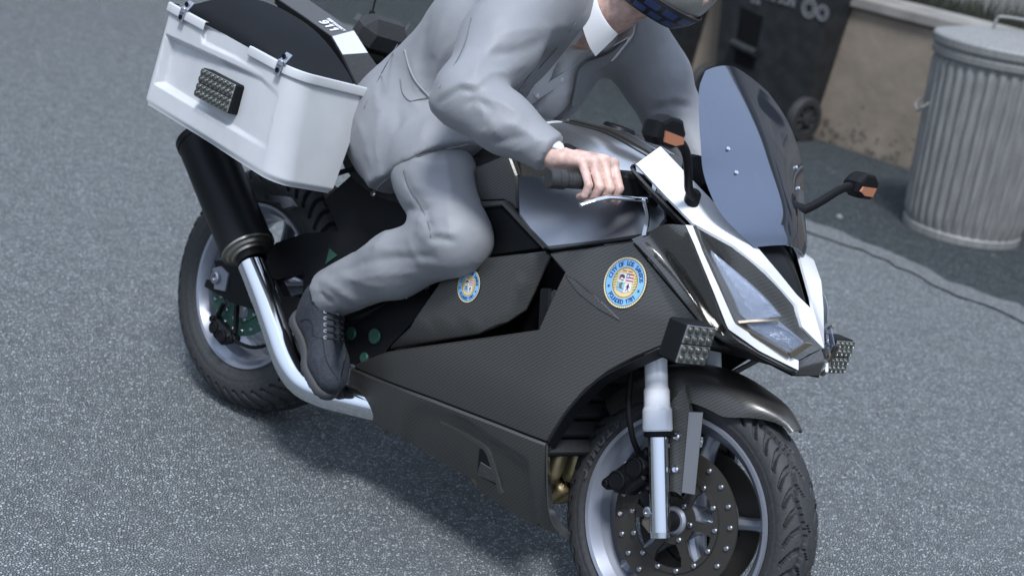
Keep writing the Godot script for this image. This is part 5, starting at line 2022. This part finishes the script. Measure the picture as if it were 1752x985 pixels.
	var hr := Vector3(0.435, 0.447, 0.22)
	var hrn := Vector3(-0.79, -0.55, -0.08).normalized()
	var hl := Vector3(0.525, 0.222, -0.395)
	var hln := Vector3(-0.35, -0.92, -0.2).normalized()
	var trousers := func(p: Vector3) -> float:
		var d: float = t.at(p)
		d = maxf(d, (p - hr).dot(hrn) if p.z > 0 else (p - hl).dot(hln))
		return d
	for c in [[[[690, 300], [705, 330], [730, 365], [740, 400]], 0.012, -0.006], [[[700, 315], [740, 330], [790, 335]], 0.016, 0.005], [[[735, 408], [755, 408], [775, 413]], 0.008, -0.007], [[[735, 398], [755, 396], [778, 402]], 0.010, 0.006],
			[[[715, 375], [730, 390], [738, 405]], 0.010, 0.006], [[[540, 480], [600, 435], [640, 420], [700, 400]], 0.013, 0.006], [[[560, 470], [620, 450], [680, 440], [740, 440]], 0.016, -0.006], [[[590, 480], [650, 470], [720, 465]], 0.016, 0.006],
			[[[545, 495], [565, 515], [590, 540]], 0.010, -0.006], [[[560, 480], [590, 505], [620, 520]], 0.013, 0.007], [[[700, 270], [740, 285], [800, 290]], 0.018, 0.005], [[[690, 355], [715, 360], [740, 352]], 0.012, -0.006],
			[[[688, 372], [720, 378], [765, 372]], 0.012, 0.008], [[[686, 376], [715, 395], [745, 420]], 0.012, 0.008], [[[684, 378], [700, 410], [720, 450]], 0.013, 0.007], [[[678, 376], [660, 400], [640, 440]], 0.013, 0.007], [[[690, 366], [730, 350], [790, 352]], 0.014, 0.007], [[[760, 260], [770, 320], [768, 380]], 0.012, 0.006],
			[[[530, 492], [560, 500], [600, 530]], 0.009, 0.007], [[[545, 478], [580, 492], [615, 512]], 0.010, 0.007], [[[570, 462], [610, 480], [650, 490]], 0.012, 0.006], [[[640, 425], [690, 430], [760, 455]], 0.014, 0.006]]:
		crease(trousers, c[0], c[1], c[2])
	mb = Mb.new()
	net_mesh(mb, surface_net(trousers, Vector3(0.24, 0.14, -0.50), Vector3(0.92, 1.02, 0.38), 0.0078), fold_push, 1)
	var tr := put(mb, "suit_trousers", mats.suit, rider)
	seam(trousers, [[690, 290], [700, 320], [720, 352], [733, 385], [737, 405]], 0.0011, "outer_seam", mats.seam_shadow, tr)
	build_shoe("shoe", Vector3(0.425, 0.435, 0.22), Vector3(0.400, 0.375, 0.215), Vector3(0.515, 0.300, 0.240), Vector3(0.550, 0.272, 0.248), Vector3.UP)
	build_shoe("shoe", Vector3(0.505, 0.20, -0.40), Vector3(0.495, 0.145, -0.405), Vector3(0.61, 0.140, -0.425), Vector3(0.655, 0.136, -0.43), Vector3.UP)
	# the body itself: one surface from head to feet, most of it under the clothes
	var b := Blob.new()
	b.k = 0.04
	b.cap(Vector3(0.40, 0.89, -0.06), Vector3(0.40, 0.89, 0.06), 0.09, 0.09)
	b.cap(Vector3(0.42, 0.92, 0), Vector3(0.58, 1.13, 0), 0.10, 0.115)
	b.cap(Vector3(0.70, 1.24, -0.11), Vector3(0.70, 1.24, 0.11), 0.065, 0.065)
	b.cap(Vector3(0.77, 1.24, 0), Vector3(0.885, 1.335, 0), 0.062, 0.056)
	b.cap(Vector3(0.93, 1.43, 0), Vector3(0.99, 1.345, 0), 0.092, 0.062)
	b.cap(Vector3(1.045, 1.385, 0), Vector3(1.062, 1.365, 0), 0.012, 0.014)
	for s in [1.0, -1.0]:
		var el := Vector3(0.825, 1.012, 0.385) if s > 0 else Vector3(0.855, 1.085, -0.335)
		b.cap(Vector3(0.735, 1.25, 0.16 * s), el, 0.05, 0.036)
		b.cap(el, Vector3(1.045, 0.953, 0.308 * s), 0.036, 0.022)
		b.cap(Vector3(0.94, 1.41, 0.092 * s), Vector3(0.945, 1.385, 0.094 * s), 0.014, 0.012)
	b.cap(Vector3(0.45, 0.87, 0.10), Vector3(0.80, 0.697, 0.25), 0.08, 0.06)
	b.cap(Vector3(0.80, 0.697, 0.25), Vector3(0.43, 0.44, 0.222), 0.056, 0.038)
	b.cap(Vector3(0.45, 0.86, -0.10), Vector3(0.69, 0.56, -0.315), 0.08, 0.056)
	b.cap(Vector3(0.69, 0.56, -0.315), Vector3(0.507, 0.20, -0.40), 0.052, 0.036)
	mb = Mb.new()
	net_mesh(mb, surface_net(func(p: Vector3) -> float: return b.at(p), Vector3(0.28, 0.14, -0.46), Vector3(1.12, 1.56, 0.46), 0.012), null, 1)
	wrap_hand(mb, 1.0)
	wrap_hand(mb, -1.0)
	put(mb, "body", mats.skin, rider)
	# wristwatch
	mb = Mb.new()
	var wa := Vector3(0.92, -0.15, -0.30).normalized()
	add_lathe(mb, Vector3(1.062, 0.952, 0.303), wa, [[0.0245, -0.008], [0.0265, -0.007], [0.0265, 0.007], [0.0245, 0.008]], 28)
	add_box(mb, Transform3D(frame_along(wa), Vector3(1.066, 0.978, 0.296)), Vector3(0.030, 0.010, 0.030), 0.004)
	put(mb, "wristwatch", mats.black_plastic, rider)
	build_helmet()

func build_helmet():
	var hm := part("helmet", rider)
	var hx := Vector3(0.94, -0.34, 0).normalized()
	var hy := Vector3(0.34, 0.94, 0).normalized()
	var C := Vector3(0.948, 1.435, 0)
	var at := func(el: float, az: float, grow: float) -> Vector3:
		var fr := 0.138 + 0.028 * maxf(0.0, cos(az)) * maxf(0.0, -sin(el))
		return C + hx * (cos(el) * cos(az) * (fr + grow)) + hy * (sin(el) * (0.150 + grow)) + Vector3(0, 0, cos(el) * sin(az) * (0.128 + grow))
	var patch := func(e0: float, e1: float, a0: float, a1: float, grow: float, th: float, nu: int, nv: int) -> Mb:
		var g := []
		for q in nv + 1:
			var r := PackedVector3Array()
			for i in nu + 1: r.append(at.call(lerpf(e0, e1, float(q) / nv), lerpf(a0, a1, float(i) / nu), grow))
			g.append(r)
		var m := Mb.new()
		add_grid(m, g, false, th)
		return m
	put(patch.call(-0.62, PI * 0.5, 0.0, TAU, 0.0, 0.0, 64, 28), "shell", mats.helmet_shell, hm)
	var im := Image.create(512, 64, false, Image.FORMAT_RGB8)
	for y in 64:
		for x in 512:
			var cell := Vector2(fmod(x, 32.0) / 32.0, fmod(y, 32.0) / 32.0)
			var shift := fmod(x + (16.0 if y > 31 else 0.0), 32.0) / 32.0
			var on := shift > 0.24 and cell.y > 0.22
			var edge := y < 2
			im.set_pixel(x, y, Color(0.17, 0.25, 0.42) if on and not edge else Color(0.05, 0.052, 0.06))
	var m := StandardMaterial3D.new()
	m.albedo_texture = ImageTexture.create_from_image(im)
	m.roughness = 0.45
	put(patch.call(-0.98, -0.60, 0.0, TAU, 0.004, 0.004, 96, 8), "checked_band", m, hm)
	put(patch.call(-0.60, -0.53, 0.0, TAU, 0.005, 0.003, 96, 2), "trim", mats.trim_dark, hm)
	put(patch.call(-0.05, 0.45, -1.15, 1.15, 0.003, 0.003, 32, 12), "visor", mats.black_satin, hm)

# ---------------------------------------------------------------- ground, wall and bins
func build_setting():
	# asphalt: coarse pale aggregate in a dark binder
	var rng := RandomNumberGenerator.new()
	rng.seed = 77
	var cells := FastNoiseLite.new()                 # stones: a random tone to each cell, bitumen between them
	cells.seed = 1
	cells.noise_type = FastNoiseLite.TYPE_CELLULAR
	cells.frequency = 0.145
	cells.fractal_type = FastNoiseLite.FRACTAL_NONE
	cells.cellular_return_type = FastNoiseLite.RETURN_CELL_VALUE
	var a := cells.get_seamless_image(1024, 1024)
	cells.cellular_return_type = FastNoiseLite.RETURN_DISTANCE2_SUB
	var b := cells.get_seamless_image(1024, 1024)
	var soft := noise_image(1024, 0.012, 4, 6)
	for im in [a, b, soft]: im.convert(Image.FORMAT_L8)
	var da := a.get_data()
	var db := b.get_data()
	var ds := soft.get_data()
	var dc := PackedByteArray()
	dc.resize(da.size() * 3)
	var hh := PackedByteArray()
	hh.resize(da.size())
	for i in da.size():
		var e := smoothstep(0.0, 0.35, db[i] / 255.0)
		var stone := da[i] / 255.0               # random for each stone
		var t := lerpf(0.385, 0.45 + 0.25 * stone * stone, e) + 0.06 * (ds[i] / 255.0 - 0.5) + rng.randf_range(-0.025, 0.025)
		hh[i] = int(clampf(e * (0.6 + 0.4 * stone), 0, 1) * 255.0)
		dc[i * 3] = int(clampf(t * 0.965, 0, 1) * 255)
		dc[i * 3 + 1] = int(clampf(t * 1.0, 0, 1) * 255)
		dc[i * 3 + 2] = int(clampf(t * 1.01, 0, 1) * 255)
	var ci := Image.create_from_data(1024, 1024, false, Image.FORMAT_RGB8, dc)
	ci.generate_mipmaps()
	var hi := Image.create_from_data(1024, 1024, false, Image.FORMAT_L8, hh)
	var asphalt := mat("asphalt", Color(1, 1, 1), 0.88)
	asphalt.albedo_texture = ImageTexture.create_from_image(ci)
	asphalt.metallic_specular = 0.1
	asphalt.normal_enabled = true
	asphalt.normal_texture = bump_from(hi, 8.0)
	asphalt.normal_scale = 1.0
	tri_map(asphalt, 0.95, true)
	# one even sheet to the horizon
	var mb := Mb.new()
	mb.quad(Vector3(-300, 0, 300), Vector3(300, 0, 300), Vector3(300, 0, -300), Vector3(-300, 0, -300))
	structure(mb, "ground", asphalt)
	# wall line: from the bins' wheel to behind the metal can
	var w0 := gp(1398, 238)
	var w1 := gp(1562, 293)
	var wd := (w1 - w0).normalized()
	var wn := Vector3(wd.z, 0, -wd.x)
	if wn.dot(w0 - lean_frame * EYE) < 0: wn = -wn
	build_wall(w0, wd, wn)
	var hb := Basis(wd, Vector3.UP, wd.cross(Vector3.UP))
	build_house("plain beige rendered house side beyond the low wall", Transform3D(hb, w0 + wn * 4.4), signf(hb.z.dot(wn)), 3.6, 11.0, lin(0.27, 0.245, 0.205))
	build_house("added grey house side out of view that shades the far ground", Transform3D(Basis(Vector3(0, 0, 1), Vector3.UP, Vector3(-1, 0, 0)), Vector3(-6.9, 0, -1.0)), 1.0, 0.0, 18.0, lin(0.20, 0.20, 0.20))  # unseen block, added to take sky light off the far ground
	build_verge(w0, wd, wn)
	build_bins(w0, wd, wn)

func build_wall(w0: Vector3, wd: Vector3, wn: Vector3):
	var c := mat("stucco", lin(0.26, 0.215, 0.165), 0.9)
	var im := tone_image(512, 0.006, 5, 61, 0.82, 1.06)
	c.albedo_texture = ImageTexture.create_from_image(im)
	c.normal_enabled = true
	c.normal_texture = bump_from(noise_image(512, 0.03, 4, 62), 0.7)
	tri_map(c, 0.6, true)
	var h := 0.76
	var f := Basis(wd, Vector3.UP, wd.cross(Vector3.UP))
	var wall := thing("garden_wall", "low weathered stucco wall with flat coping behind the bins", "wall", Transform3D(f, w0))
	var zs := signf(f.z.dot(wn))
	var mb := Mb.new()
	add_box(mb, Transform3D(Basis(), Vector3(3.1, h * 0.5 - 0.05, 0.12 * zs)), Vector3(10, h + 0.1, 0.24), 0.004)
	put(mb, "wall_body", c, wall)
	var cap := mat("coping", lin(0.25, 0.235, 0.21), 0.9)
	cap.albedo_texture = c.albedo_texture
	tri_map(cap, 0.9, true)
	mb = Mb.new()
	add_box(mb, Transform3D(Basis(), Vector3(3.1, h + 0.035, 0.13 * zs)), Vector3(10.04, 0.07, 0.32), 0.012)
	put(mb, "coping", cap, wall)
	# stains at the foot of the wall: grimy splashes with edges of their own
	var grime := mat("grime", lin(0.13, 0.112, 0.088), 0.95)
	var rng := RandomNumberGenerator.new()
	rng.seed = 5
	mb = Mb.new()
	for k in 300:
		var x := rng.randf_range(-1.5, 2.0)
		var y := 0.01 + absf(rng.randfn(0.0, 0.10))
		var r := rng.randf_range(0.003, 0.018) * (1.0 if y < 0.12 else 0.55)
		var pts := PackedVector3Array()
		for i in 9:
			var an := TAU * i / 9.0
			var q := r * rng.randf_range(0.55, 1.2)
			pts.append(Vector3(x + cos(an) * q * 1.5, maxf(0.002, y + sin(an) * q), -0.0015 * zs))
		add_plate(mb, pts, Vector3(0, 0, 0.001 * zs))
	var g := put(mb, "dirt_splashes", grime, wall)
	g.set_meta("kind", "stuff")

func build_house(label: String, at: Transform3D, zs: float, cx: float, length: float, tint: Color):
	# the plain rendered side of a house: it stands outside the frame, mirrored in the screen; the grey one is added to shade the ground
	var house := thing("house", label, "house", at)
	var r := mat("house_render_%d" % int(length), tint, 0.9)
	r.albedo_texture = mats.stucco.albedo_texture
	tri_map(r, 0.35, true)
	var mb := Mb.new()
	add_box(mb, Transform3D(Basis(), Vector3(cx, 2.4, 2.0 * zs)), Vector3(length, 4.9, 4.0), 0.02)
	put(mb, "wall", r, house)
	mb = Mb.new()
	add_box(mb, Transform3D(Basis(), Vector3(cx, 4.95, 2.0 * zs)), Vector3(length + 0.6, 0.2, 4.6), 0.03)
	put(mb, "roof_slab", mats.coping, house)
	for k in 3:
		var w := part("window", house, Transform3D(Basis(), Vector3(cx + (k - 1) * length * 0.28, 2.7, -0.01 * zs)))
		for q in [[0, 0.68, 1.3, 0.08], [0, -0.68, 1.3, 0.08], [-0.61, 0, 0.08, 1.28], [0.61, 0, 0.08, 1.28], [0, 0, 0.05, 1.28]]:
			mb = Mb.new()
			add_box(mb, Transform3D(Basis(), Vector3(q[0], q[1], 0)), Vector3(q[2], q[3], 0.07), 0.01)
			put(mb, "frame_bar", mats.coping, w)
		mb = Mb.new()
		add_box(mb, Transform3D(Basis(), Vector3(0, 0, 0.012 * zs)), Vector3(1.2, 1.28, 0.03), 0.0)
		put(mb, "pane", mats.black_satin, w)

func build_verge(w0: Vector3, wd: Vector3, wn: Vector3):
	# grass behind the wall
	var soil := mat("soil", lin(0.09, 0.088, 0.08), 0.95)
	var mb := Mb.new()
	var f := Transform3D(Basis(wd, Vector3.UP, wd.cross(Vector3.UP)), w0)
	var zs := signf(f.basis.z.dot(wn))
	add_box(mb, f * Transform3D(Basis(), Vector3(3.1, 0.33, 2.25 * zs)), Vector3(10, 0.72, 3.98), 0.01)
	structure(mb, "raised_bed", soil)
	var rng := RandomNumberGenerator.new()
	rng.seed = 8
	mb = Mb.new()
	for k in 9000:
		var x := rng.randf_range(-2.0, 4.5)
		var z := rng.randf_range(0.30, 1.1)
		var p := f * Vector3(x, 0.68, z * zs)
		var h := rng.randf_range(0.10, 0.24)
		var a := rng.randf_range(0, TAU)
		var d := Vector3(cos(a), 0, sin(a)) * 0.006
		var l := Vector3(rng.randf_range(-0.05, 0.05), h, rng.randf_range(-0.05, 0.05))
		mb.tri(p - d, p + d, p + l)
	var gm := mat("grass", lin(0.024, 0.029, 0.016), 0.9)
	var g := put(mb, "grass", gm, self)
	g.set_meta("kind", "stuff")
	g.set_meta("label", "dark uncut grass growing along the top of the wall")
	g.set_meta("category", "grass")
	# worn asphalt patch towards the wall: an older, darker surface with broken edges
	var old := mat("old_asphalt", Color(0.64, 0.655, 0.66), 0.9)
	old.albedo_texture = mats.asphalt.albedo_texture
	old.metallic_specular = 0.1
	old.normal_enabled = true
	old.normal_texture = mats.asphalt.normal_texture
	tri_map(old, 0.8, true)
	var s0 := gp(1392, 398)
	var s1 := gp(1752, 552)
	var sd := (s1 - s0).normalized()
	var so := Vector3(sd.z, 0, -sd.x)
	if so.dot(wn) < 0: so = -so
	mb = Mb.new()
	var fn := FastNoiseLite.new()
	fn.seed = 3
	fn.frequency = 1.6
	fn.fractal_octaves = 4
	var up := Vector3(0, 0.004, 0)
	for k in 240:
		var t0 := -8.0 + k * 0.07
		var t1 := t0 + 0.07
		var e0 := s0 + sd * t0 + so * (0.10 + 0.14 * fn.get_noise_1d(t0))
		var e1 := s0 + sd * t1 + so * (0.10 + 0.14 * fn.get_noise_1d(t1))
		mb.quad(e0 + up, e0 + so * 5.0 + up, e1 + so * 5.0 + up, e1 + up)
	structure(mb, "old_asphalt_strip", old)
	# sealed joint with cracks along the edge
	var seal := mat("joint_fill", lin(0.70, 0.69, 0.68), 0.9)
	seal.metallic_specular = 0.1
	seal.albedo_texture = mats.asphalt.albedo_texture
	tri_map(seal, 1.5, true)
	mb = Mb.new()
	up = Vector3(0, 0.008, 0)
	for k in 240:
		var t0 := -8.0 + k * 0.07
		var t1 := t0 + 0.07
		var ws := []
		for t: float in [t0, t1]:
			var c := s0 + sd * t + so * (0.05 + 0.05 * fn.get_noise_1d(t))
			ws.append(c - so * (0.06 + 0.06 * fn.get_noise_2d(t * 2.0, 7.0)))
			ws.append(c + so * (0.08 + 0.10 * fn.get_noise_2d(t * 2.0, 30.0)))
		mb.quad(ws[0] + up, ws[1] + up, ws[3] + up, ws[2] + up)
	structure(mb, "joint", seal)
	# scattered pebbles
	mb = Mb.new()
	for k in 70:
		var p := gp(rng.randf_range(0, 1752), rng.randf_range(40, 985))
		if k == 0: p = gp(1436, 373)
		var r := rng.randf_range(0.003, 0.007) if k > 0 else 0.016
		var pts := []
		for i in 6:
			pts.append(p + Vector3(cos(i * TAU / 6.0) * r * rng.randf_range(0.7, 1.2), 0.009, sin(i * TAU / 6.0) * r * rng.randf_range(0.7, 1.2)))
		var tp := p + Vector3(0, 0.009 + r * 0.7, 0)
		for i in 6:
			mb.tri(tp, pts[(i + 1) % 6], pts[i])
			var lo0: Vector3 = pts[i] - Vector3(0, 0.012, 0)
			var lo1: Vector3 = pts[(i + 1) % 6] - Vector3(0, 0.012, 0)
			mb.quad(pts[i], pts[(i + 1) % 6], lo1, lo0)
	var peb := put(mb, "pebbles", mat("pebble", lin(0.20, 0.205, 0.21), 0.9), self)
	peb.set_meta("kind", "stuff")
	peb.set_meta("label", "small pale pebbles scattered over the asphalt")
	peb.set_meta("category", "pebbles")

func build_bins(w0: Vector3, wd: Vector3, wn: Vector3):
	# corrugated metal can
	var zinc := mat("zinc", lin(0.27, 0.27, 0.26), 0.62, 0.25)
	var zi := tone_image(512, 0.02, 5, 71, 0.78, 1.06)
	zinc.albedo_texture = ImageTexture.create_from_image(zi)
	tri_map(zinc, 3.0, true)
	zinc.uv1_scale = Vector3(5.0, 0.5, 5.0)
	var b0 := gp(1641, 407)
	var tocam := (lean_frame * EYE - b0) * Vector3(1, 0, 1)
	b0 -= tocam.normalized() * 0.12
	var R := 0.280
	var H := 0.86
	var can := thing("trash_can", "round corrugated galvanised metal trash can with a closed lid", "trash can", Transform3D(Basis(), b0))
	var g := []
	var nu := 360
	for j in 25:
		var t := j / 24.0
		var r := PackedVector3Array()
		for i in nu + 1:
			var a := TAU * (i % nu) / nu
			var rr := lerpf(R * 0.93, R * 1.07, t)
			var rib := smoothstep(0.02, 0.09, t) * (1.0 - smoothstep(0.88, 0.93, t))
			var ph := fposmod(a * 38.0 / TAU, 1.0)
			rr += 0.013 * rib * (smoothstep(0.12, 0.3, ph) - smoothstep(0.7, 0.88, ph))
			if t > 0.93: rr += 0.006
			r.append(Vector3(cos(a) * rr, 0.015 + t * H, sin(a) * rr))
		g.append(r)
	var mb := Mb.new()
	add_grid(mb, g, true, 0.0, true)
	put(mb, "can_body", zinc, can)
	mb = Mb.new()
	add_lathe(mb, Vector3.ZERO, Vector3.UP, [[0.0, 0.012], [R * 0.92, 0.012], [R * 0.95, 0.0], [R * 0.965, 0.006], [R * 0.965, 0.035], [R * 0.93, 0.045]], 72)
	put(mb, "foot_ring", zinc, can)
	mb = Mb.new()
	add_lathe(mb, Vector3(0, H, 0), Vector3.UP, [[R * 1.07, -0.055], [R * 1.13, -0.05], [R * 1.14, -0.025], [R * 1.115, -0.02], [R * 1.115, -0.004], [R * 1.16, 0.0], [R * 1.165, 0.03], [R * 1.14, 0.038], [R * 1.05, 0.045], [R * 0.6, 0.075], [R * 0.2, 0.088], [0.0, 0.09]], 96)
	put(mb, "lid", zinc, can)
	# handle on the lid and bail handle on the side
	var side := (CAM_X * Vector3(1, 0, 1)).normalized()
	mb = Mb.new()
	var hb := Vector3(0, H + 0.078, 0)
	add_tube(mb, spline(PackedVector3Array([hb - side * 0.075, hb - side * 0.072 + Vector3(0, 0.05, 0), hb - side * 0.05 + Vector3(0, 0.065, 0), hb + side * 0.05 + Vector3(0, 0.065, 0), hb + side * 0.072 + Vector3(0, 0.05, 0), hb + side * 0.075]), 24), [0.0075], 10)
	put(mb, "lid_handle", zinc, can)
	mb = Mb.new()
	var sp := -side * (R * 1.055) + Vector3(0, H * 0.68, 0)
	var tw := side.cross(Vector3.UP)
	add_tube(mb, spline(PackedVector3Array([sp + tw * 0.06, sp + tw * 0.055 - side * 0.03 - Vector3(0, 0.03, 0), sp - side * 0.03 - Vector3(0, 0.05, 0), sp - tw * 0.055 - side * 0.03 - Vector3(0, 0.03, 0), sp - tw * 0.06]), 20), [0.006], 8)
	put(mb, "side_handle", zinc, can)
	# wheeled bins: the printed one in front, another beside it
	var plastic := mat("bin_plastic", lin(0.022, 0.025, 0.027), 0.6)
	plastic.albedo_texture = ImageTexture.create_from_image(tone_image(512, 0.012, 5, 81, 0.6, 1.15))
	tri_map(plastic, 1.3, true)
	var wc := gp(1366, 238)
	var right := -wd if wd.dot(side) < 0 else wd
	build_bin("wheelie_bin", "dark plastic wheeled bin with white print and round logos beside the wall", wc, plastic, true, right, wn)
	build_bin("wheelie_bin", "plain dark wheeled bin next to the printed one, behind the rider's arm", wc - right * 1.02 - wn * 0.12, plastic, false, right, wn)

func build_bin(called: String, label: String, corner: Vector3, m: Material, printed: bool, right: Vector3, wn: Vector3):
	# local frame: x along the wall to the right, y up, z towards the camera; the origin lies under the right wheel
	var f := Basis(right, Vector3.UP, right.cross(Vector3.UP))
	f = Basis(Vector3.UP, -0.06 if printed else -0.2) * f
	var o := thing(called, label, "bin", Transform3D(f, corner), "wheeled bins by the wall")
	var W := 0.74
	var D := 0.62
	var H := 1.02
	var lo := [Vector3(-W + 0.05, 0.06, 0.0), Vector3(-0.02, 0.06, 0.0), Vector3(-0.02, 0.06, -D + 0.1), Vector3(-W + 0.05, 0.06, -D + 0.1)]
	var hi := [Vector3(-W - 0.03, H, 0.06), Vector3(0.10, H, 0.06), Vector3(0.10, H, -D), Vector3(-W - 0.03, H, -D)]
	var mb := Mb.new()
	for i in 4:
		var k := (i + 1) % 4
		var g := []
		for j in 9:
			var r := PackedVector3Array()
			for q in 9: r.append(lo[i].lerp(lo[k], q / 8.0).lerp(hi[i].lerp(hi[k], q / 8.0), j / 8.0))
			g.append(r)
		add_grid(mb, g, false)
	mb.quad(lo[3], lo[2], lo[1], lo[0])
	put(mb, "bin_body", m, o)
	var at := func(u: float, v: float, lift: float) -> Vector3:      # a point on the face towards the camera
		return lo[0].lerp(lo[1], u).lerp(hi[0].lerp(hi[1], u), v) + Vector3(0, 0, lift)
	mb = Mb.new()
	add_box(mb, Transform3D(Basis(), Vector3(-W * 0.5 + 0.035, H + 0.0, -D * 0.5 + 0.03)), Vector3(W + 0.20, 0.07, D + 0.14), 0.012)
	put(mb, "rim", m, o)
	mb = Mb.new()
	add_box(mb, Transform3D(Basis(Vector3.RIGHT, 0.05), Vector3(-W * 0.5 + 0.035, H + 0.075, -D * 0.5 + 0.03)), Vector3(W + 0.18, 0.07, D + 0.16), 0.03)
	put(mb, "lid", m, o)
	for x in [0.035, -W - 0.005]:
		var wh := part("wheel", o, Transform3D(Basis(Vector3.UP, PI * 0.5), Vector3(x, 0.125, 0.03)))
		mb = Mb.new()
		add_lathe(mb, Vector3.ZERO, Vector3(0, 0, 1), [[0.085, -0.025], [0.118, -0.025], [0.125, -0.018], [0.125, 0.018], [0.118, 0.025], [0.085, 0.025]], 40)
		put(mb, "tyre", mats.rubber, wh)
		mb = Mb.new()
		add_lathe(mb, Vector3.ZERO, Vector3(0, 0, 1), [[0.0, -0.015], [0.09, -0.015], [0.09, 0.018], [0.075, 0.02], [0.07, 0.010], [0.03, 0.010], [0.028, 0.03], [0.0, 0.03]], 32)
		for k in 8:
			add_box(mb, Transform3D(Basis(Vector3(0, 0, 1), TAU * k / 8.0), Vector3(0.05, 0, 0.013).rotated(Vector3(0, 0, 1), TAU * k / 8.0)), Vector3(0.045, 0.010, 0.012), 0.002)
		put(mb, "wheel_disc", mats.rough_black, wh)
	if not printed: return
	# moulded pocket with a grab bar, and printing along the top
	mb = Mb.new()
	var pk := PackedVector3Array([at.call(0.20, 0.40, 0.004), at.call(0.42, 0.38, 0.004), at.call(0.43, 0.57, 0.004), at.call(0.21, 0.59, 0.004)])
	add_plate(mb, pk, Vector3(0, 0, -0.002))
	put(mb, "pocket", mats.black_plastic, o)
	mb = Mb.new()
	add_tube(mb, PackedVector3Array([at.call(0.18, 0.37, 0.02), at.call(0.44, 0.35, 0.02)]), [0.026], 14)
	put(mb, "grab_bar", m, o)
	mb = Mb.new()
	add_plate(mb, PackedVector3Array([at.call(0.20, 0.25, 0.003), at.call(0.42, 0.24, 0.003), at.call(0.43, 0.33, 0.003), at.call(0.20, 0.34, 0.003)]), Vector3(0, 0, -0.002))
	put(mb, "pocket", mats.black_plastic, o)
	var tx: Vector3 = (at.call(1.0, 0.9, 0.0) - at.call(0.0, 0.9, 0.0)).normalized()
	var ty: Vector3 = (at.call(0.5, 1.0, 0.0) - at.call(0.5, 0.0, 0.0)).normalized()
	var tn := tx.cross(ty).normalized()
	letters(o, "print", "SANITATION", 0.055, 0.001, func(i: int) -> Transform3D: return Transform3D(Basis(tx, ty, tn), at.call(0.20 + i * 0.052, 0.70, 0.006)), mats.faded_print)
	letters(o, "print", "BIN", 0.028, 0.001, func(i: int) -> Transform3D: return Transform3D(Basis(tx, ty, tn), at.call(0.31 + i * 0.03, 0.645, 0.006)), mats.faded_print)
	for q in [[0.83, 0.69, 0.055], [0.95, 0.685, 0.045]]:
		mb = Mb.new()
		var c: Vector3 = at.call(q[0], q[1], 0.004)
		add_lathe(mb, c, tn, [[q[2] * 0.45, 0.0], [q[2] * 0.45, 0.001], [q[2] * 0.62, 0.001], [q[2] * 0.62, 0.0]], 24)
		add_lathe(mb, c, tn, [[q[2] * 0.78, 0.0], [q[2] * 0.78, 0.001], [q[2], 0.001], [q[2], 0.0]], 28)
		for k in 3:
			var a := TAU * k / 3.0
			add_box(mb, Transform3D(Basis(tx, ty, tn) * Basis(Vector3(0, 0, 1), a), c + (tx * cos(a) + ty * sin(a)) * q[2] * 0.7), Vector3(q[2] * 0.3, q[2] * 0.12, 0.001), 0.0)
		put(mb, "logo", mats.faded_print, o)
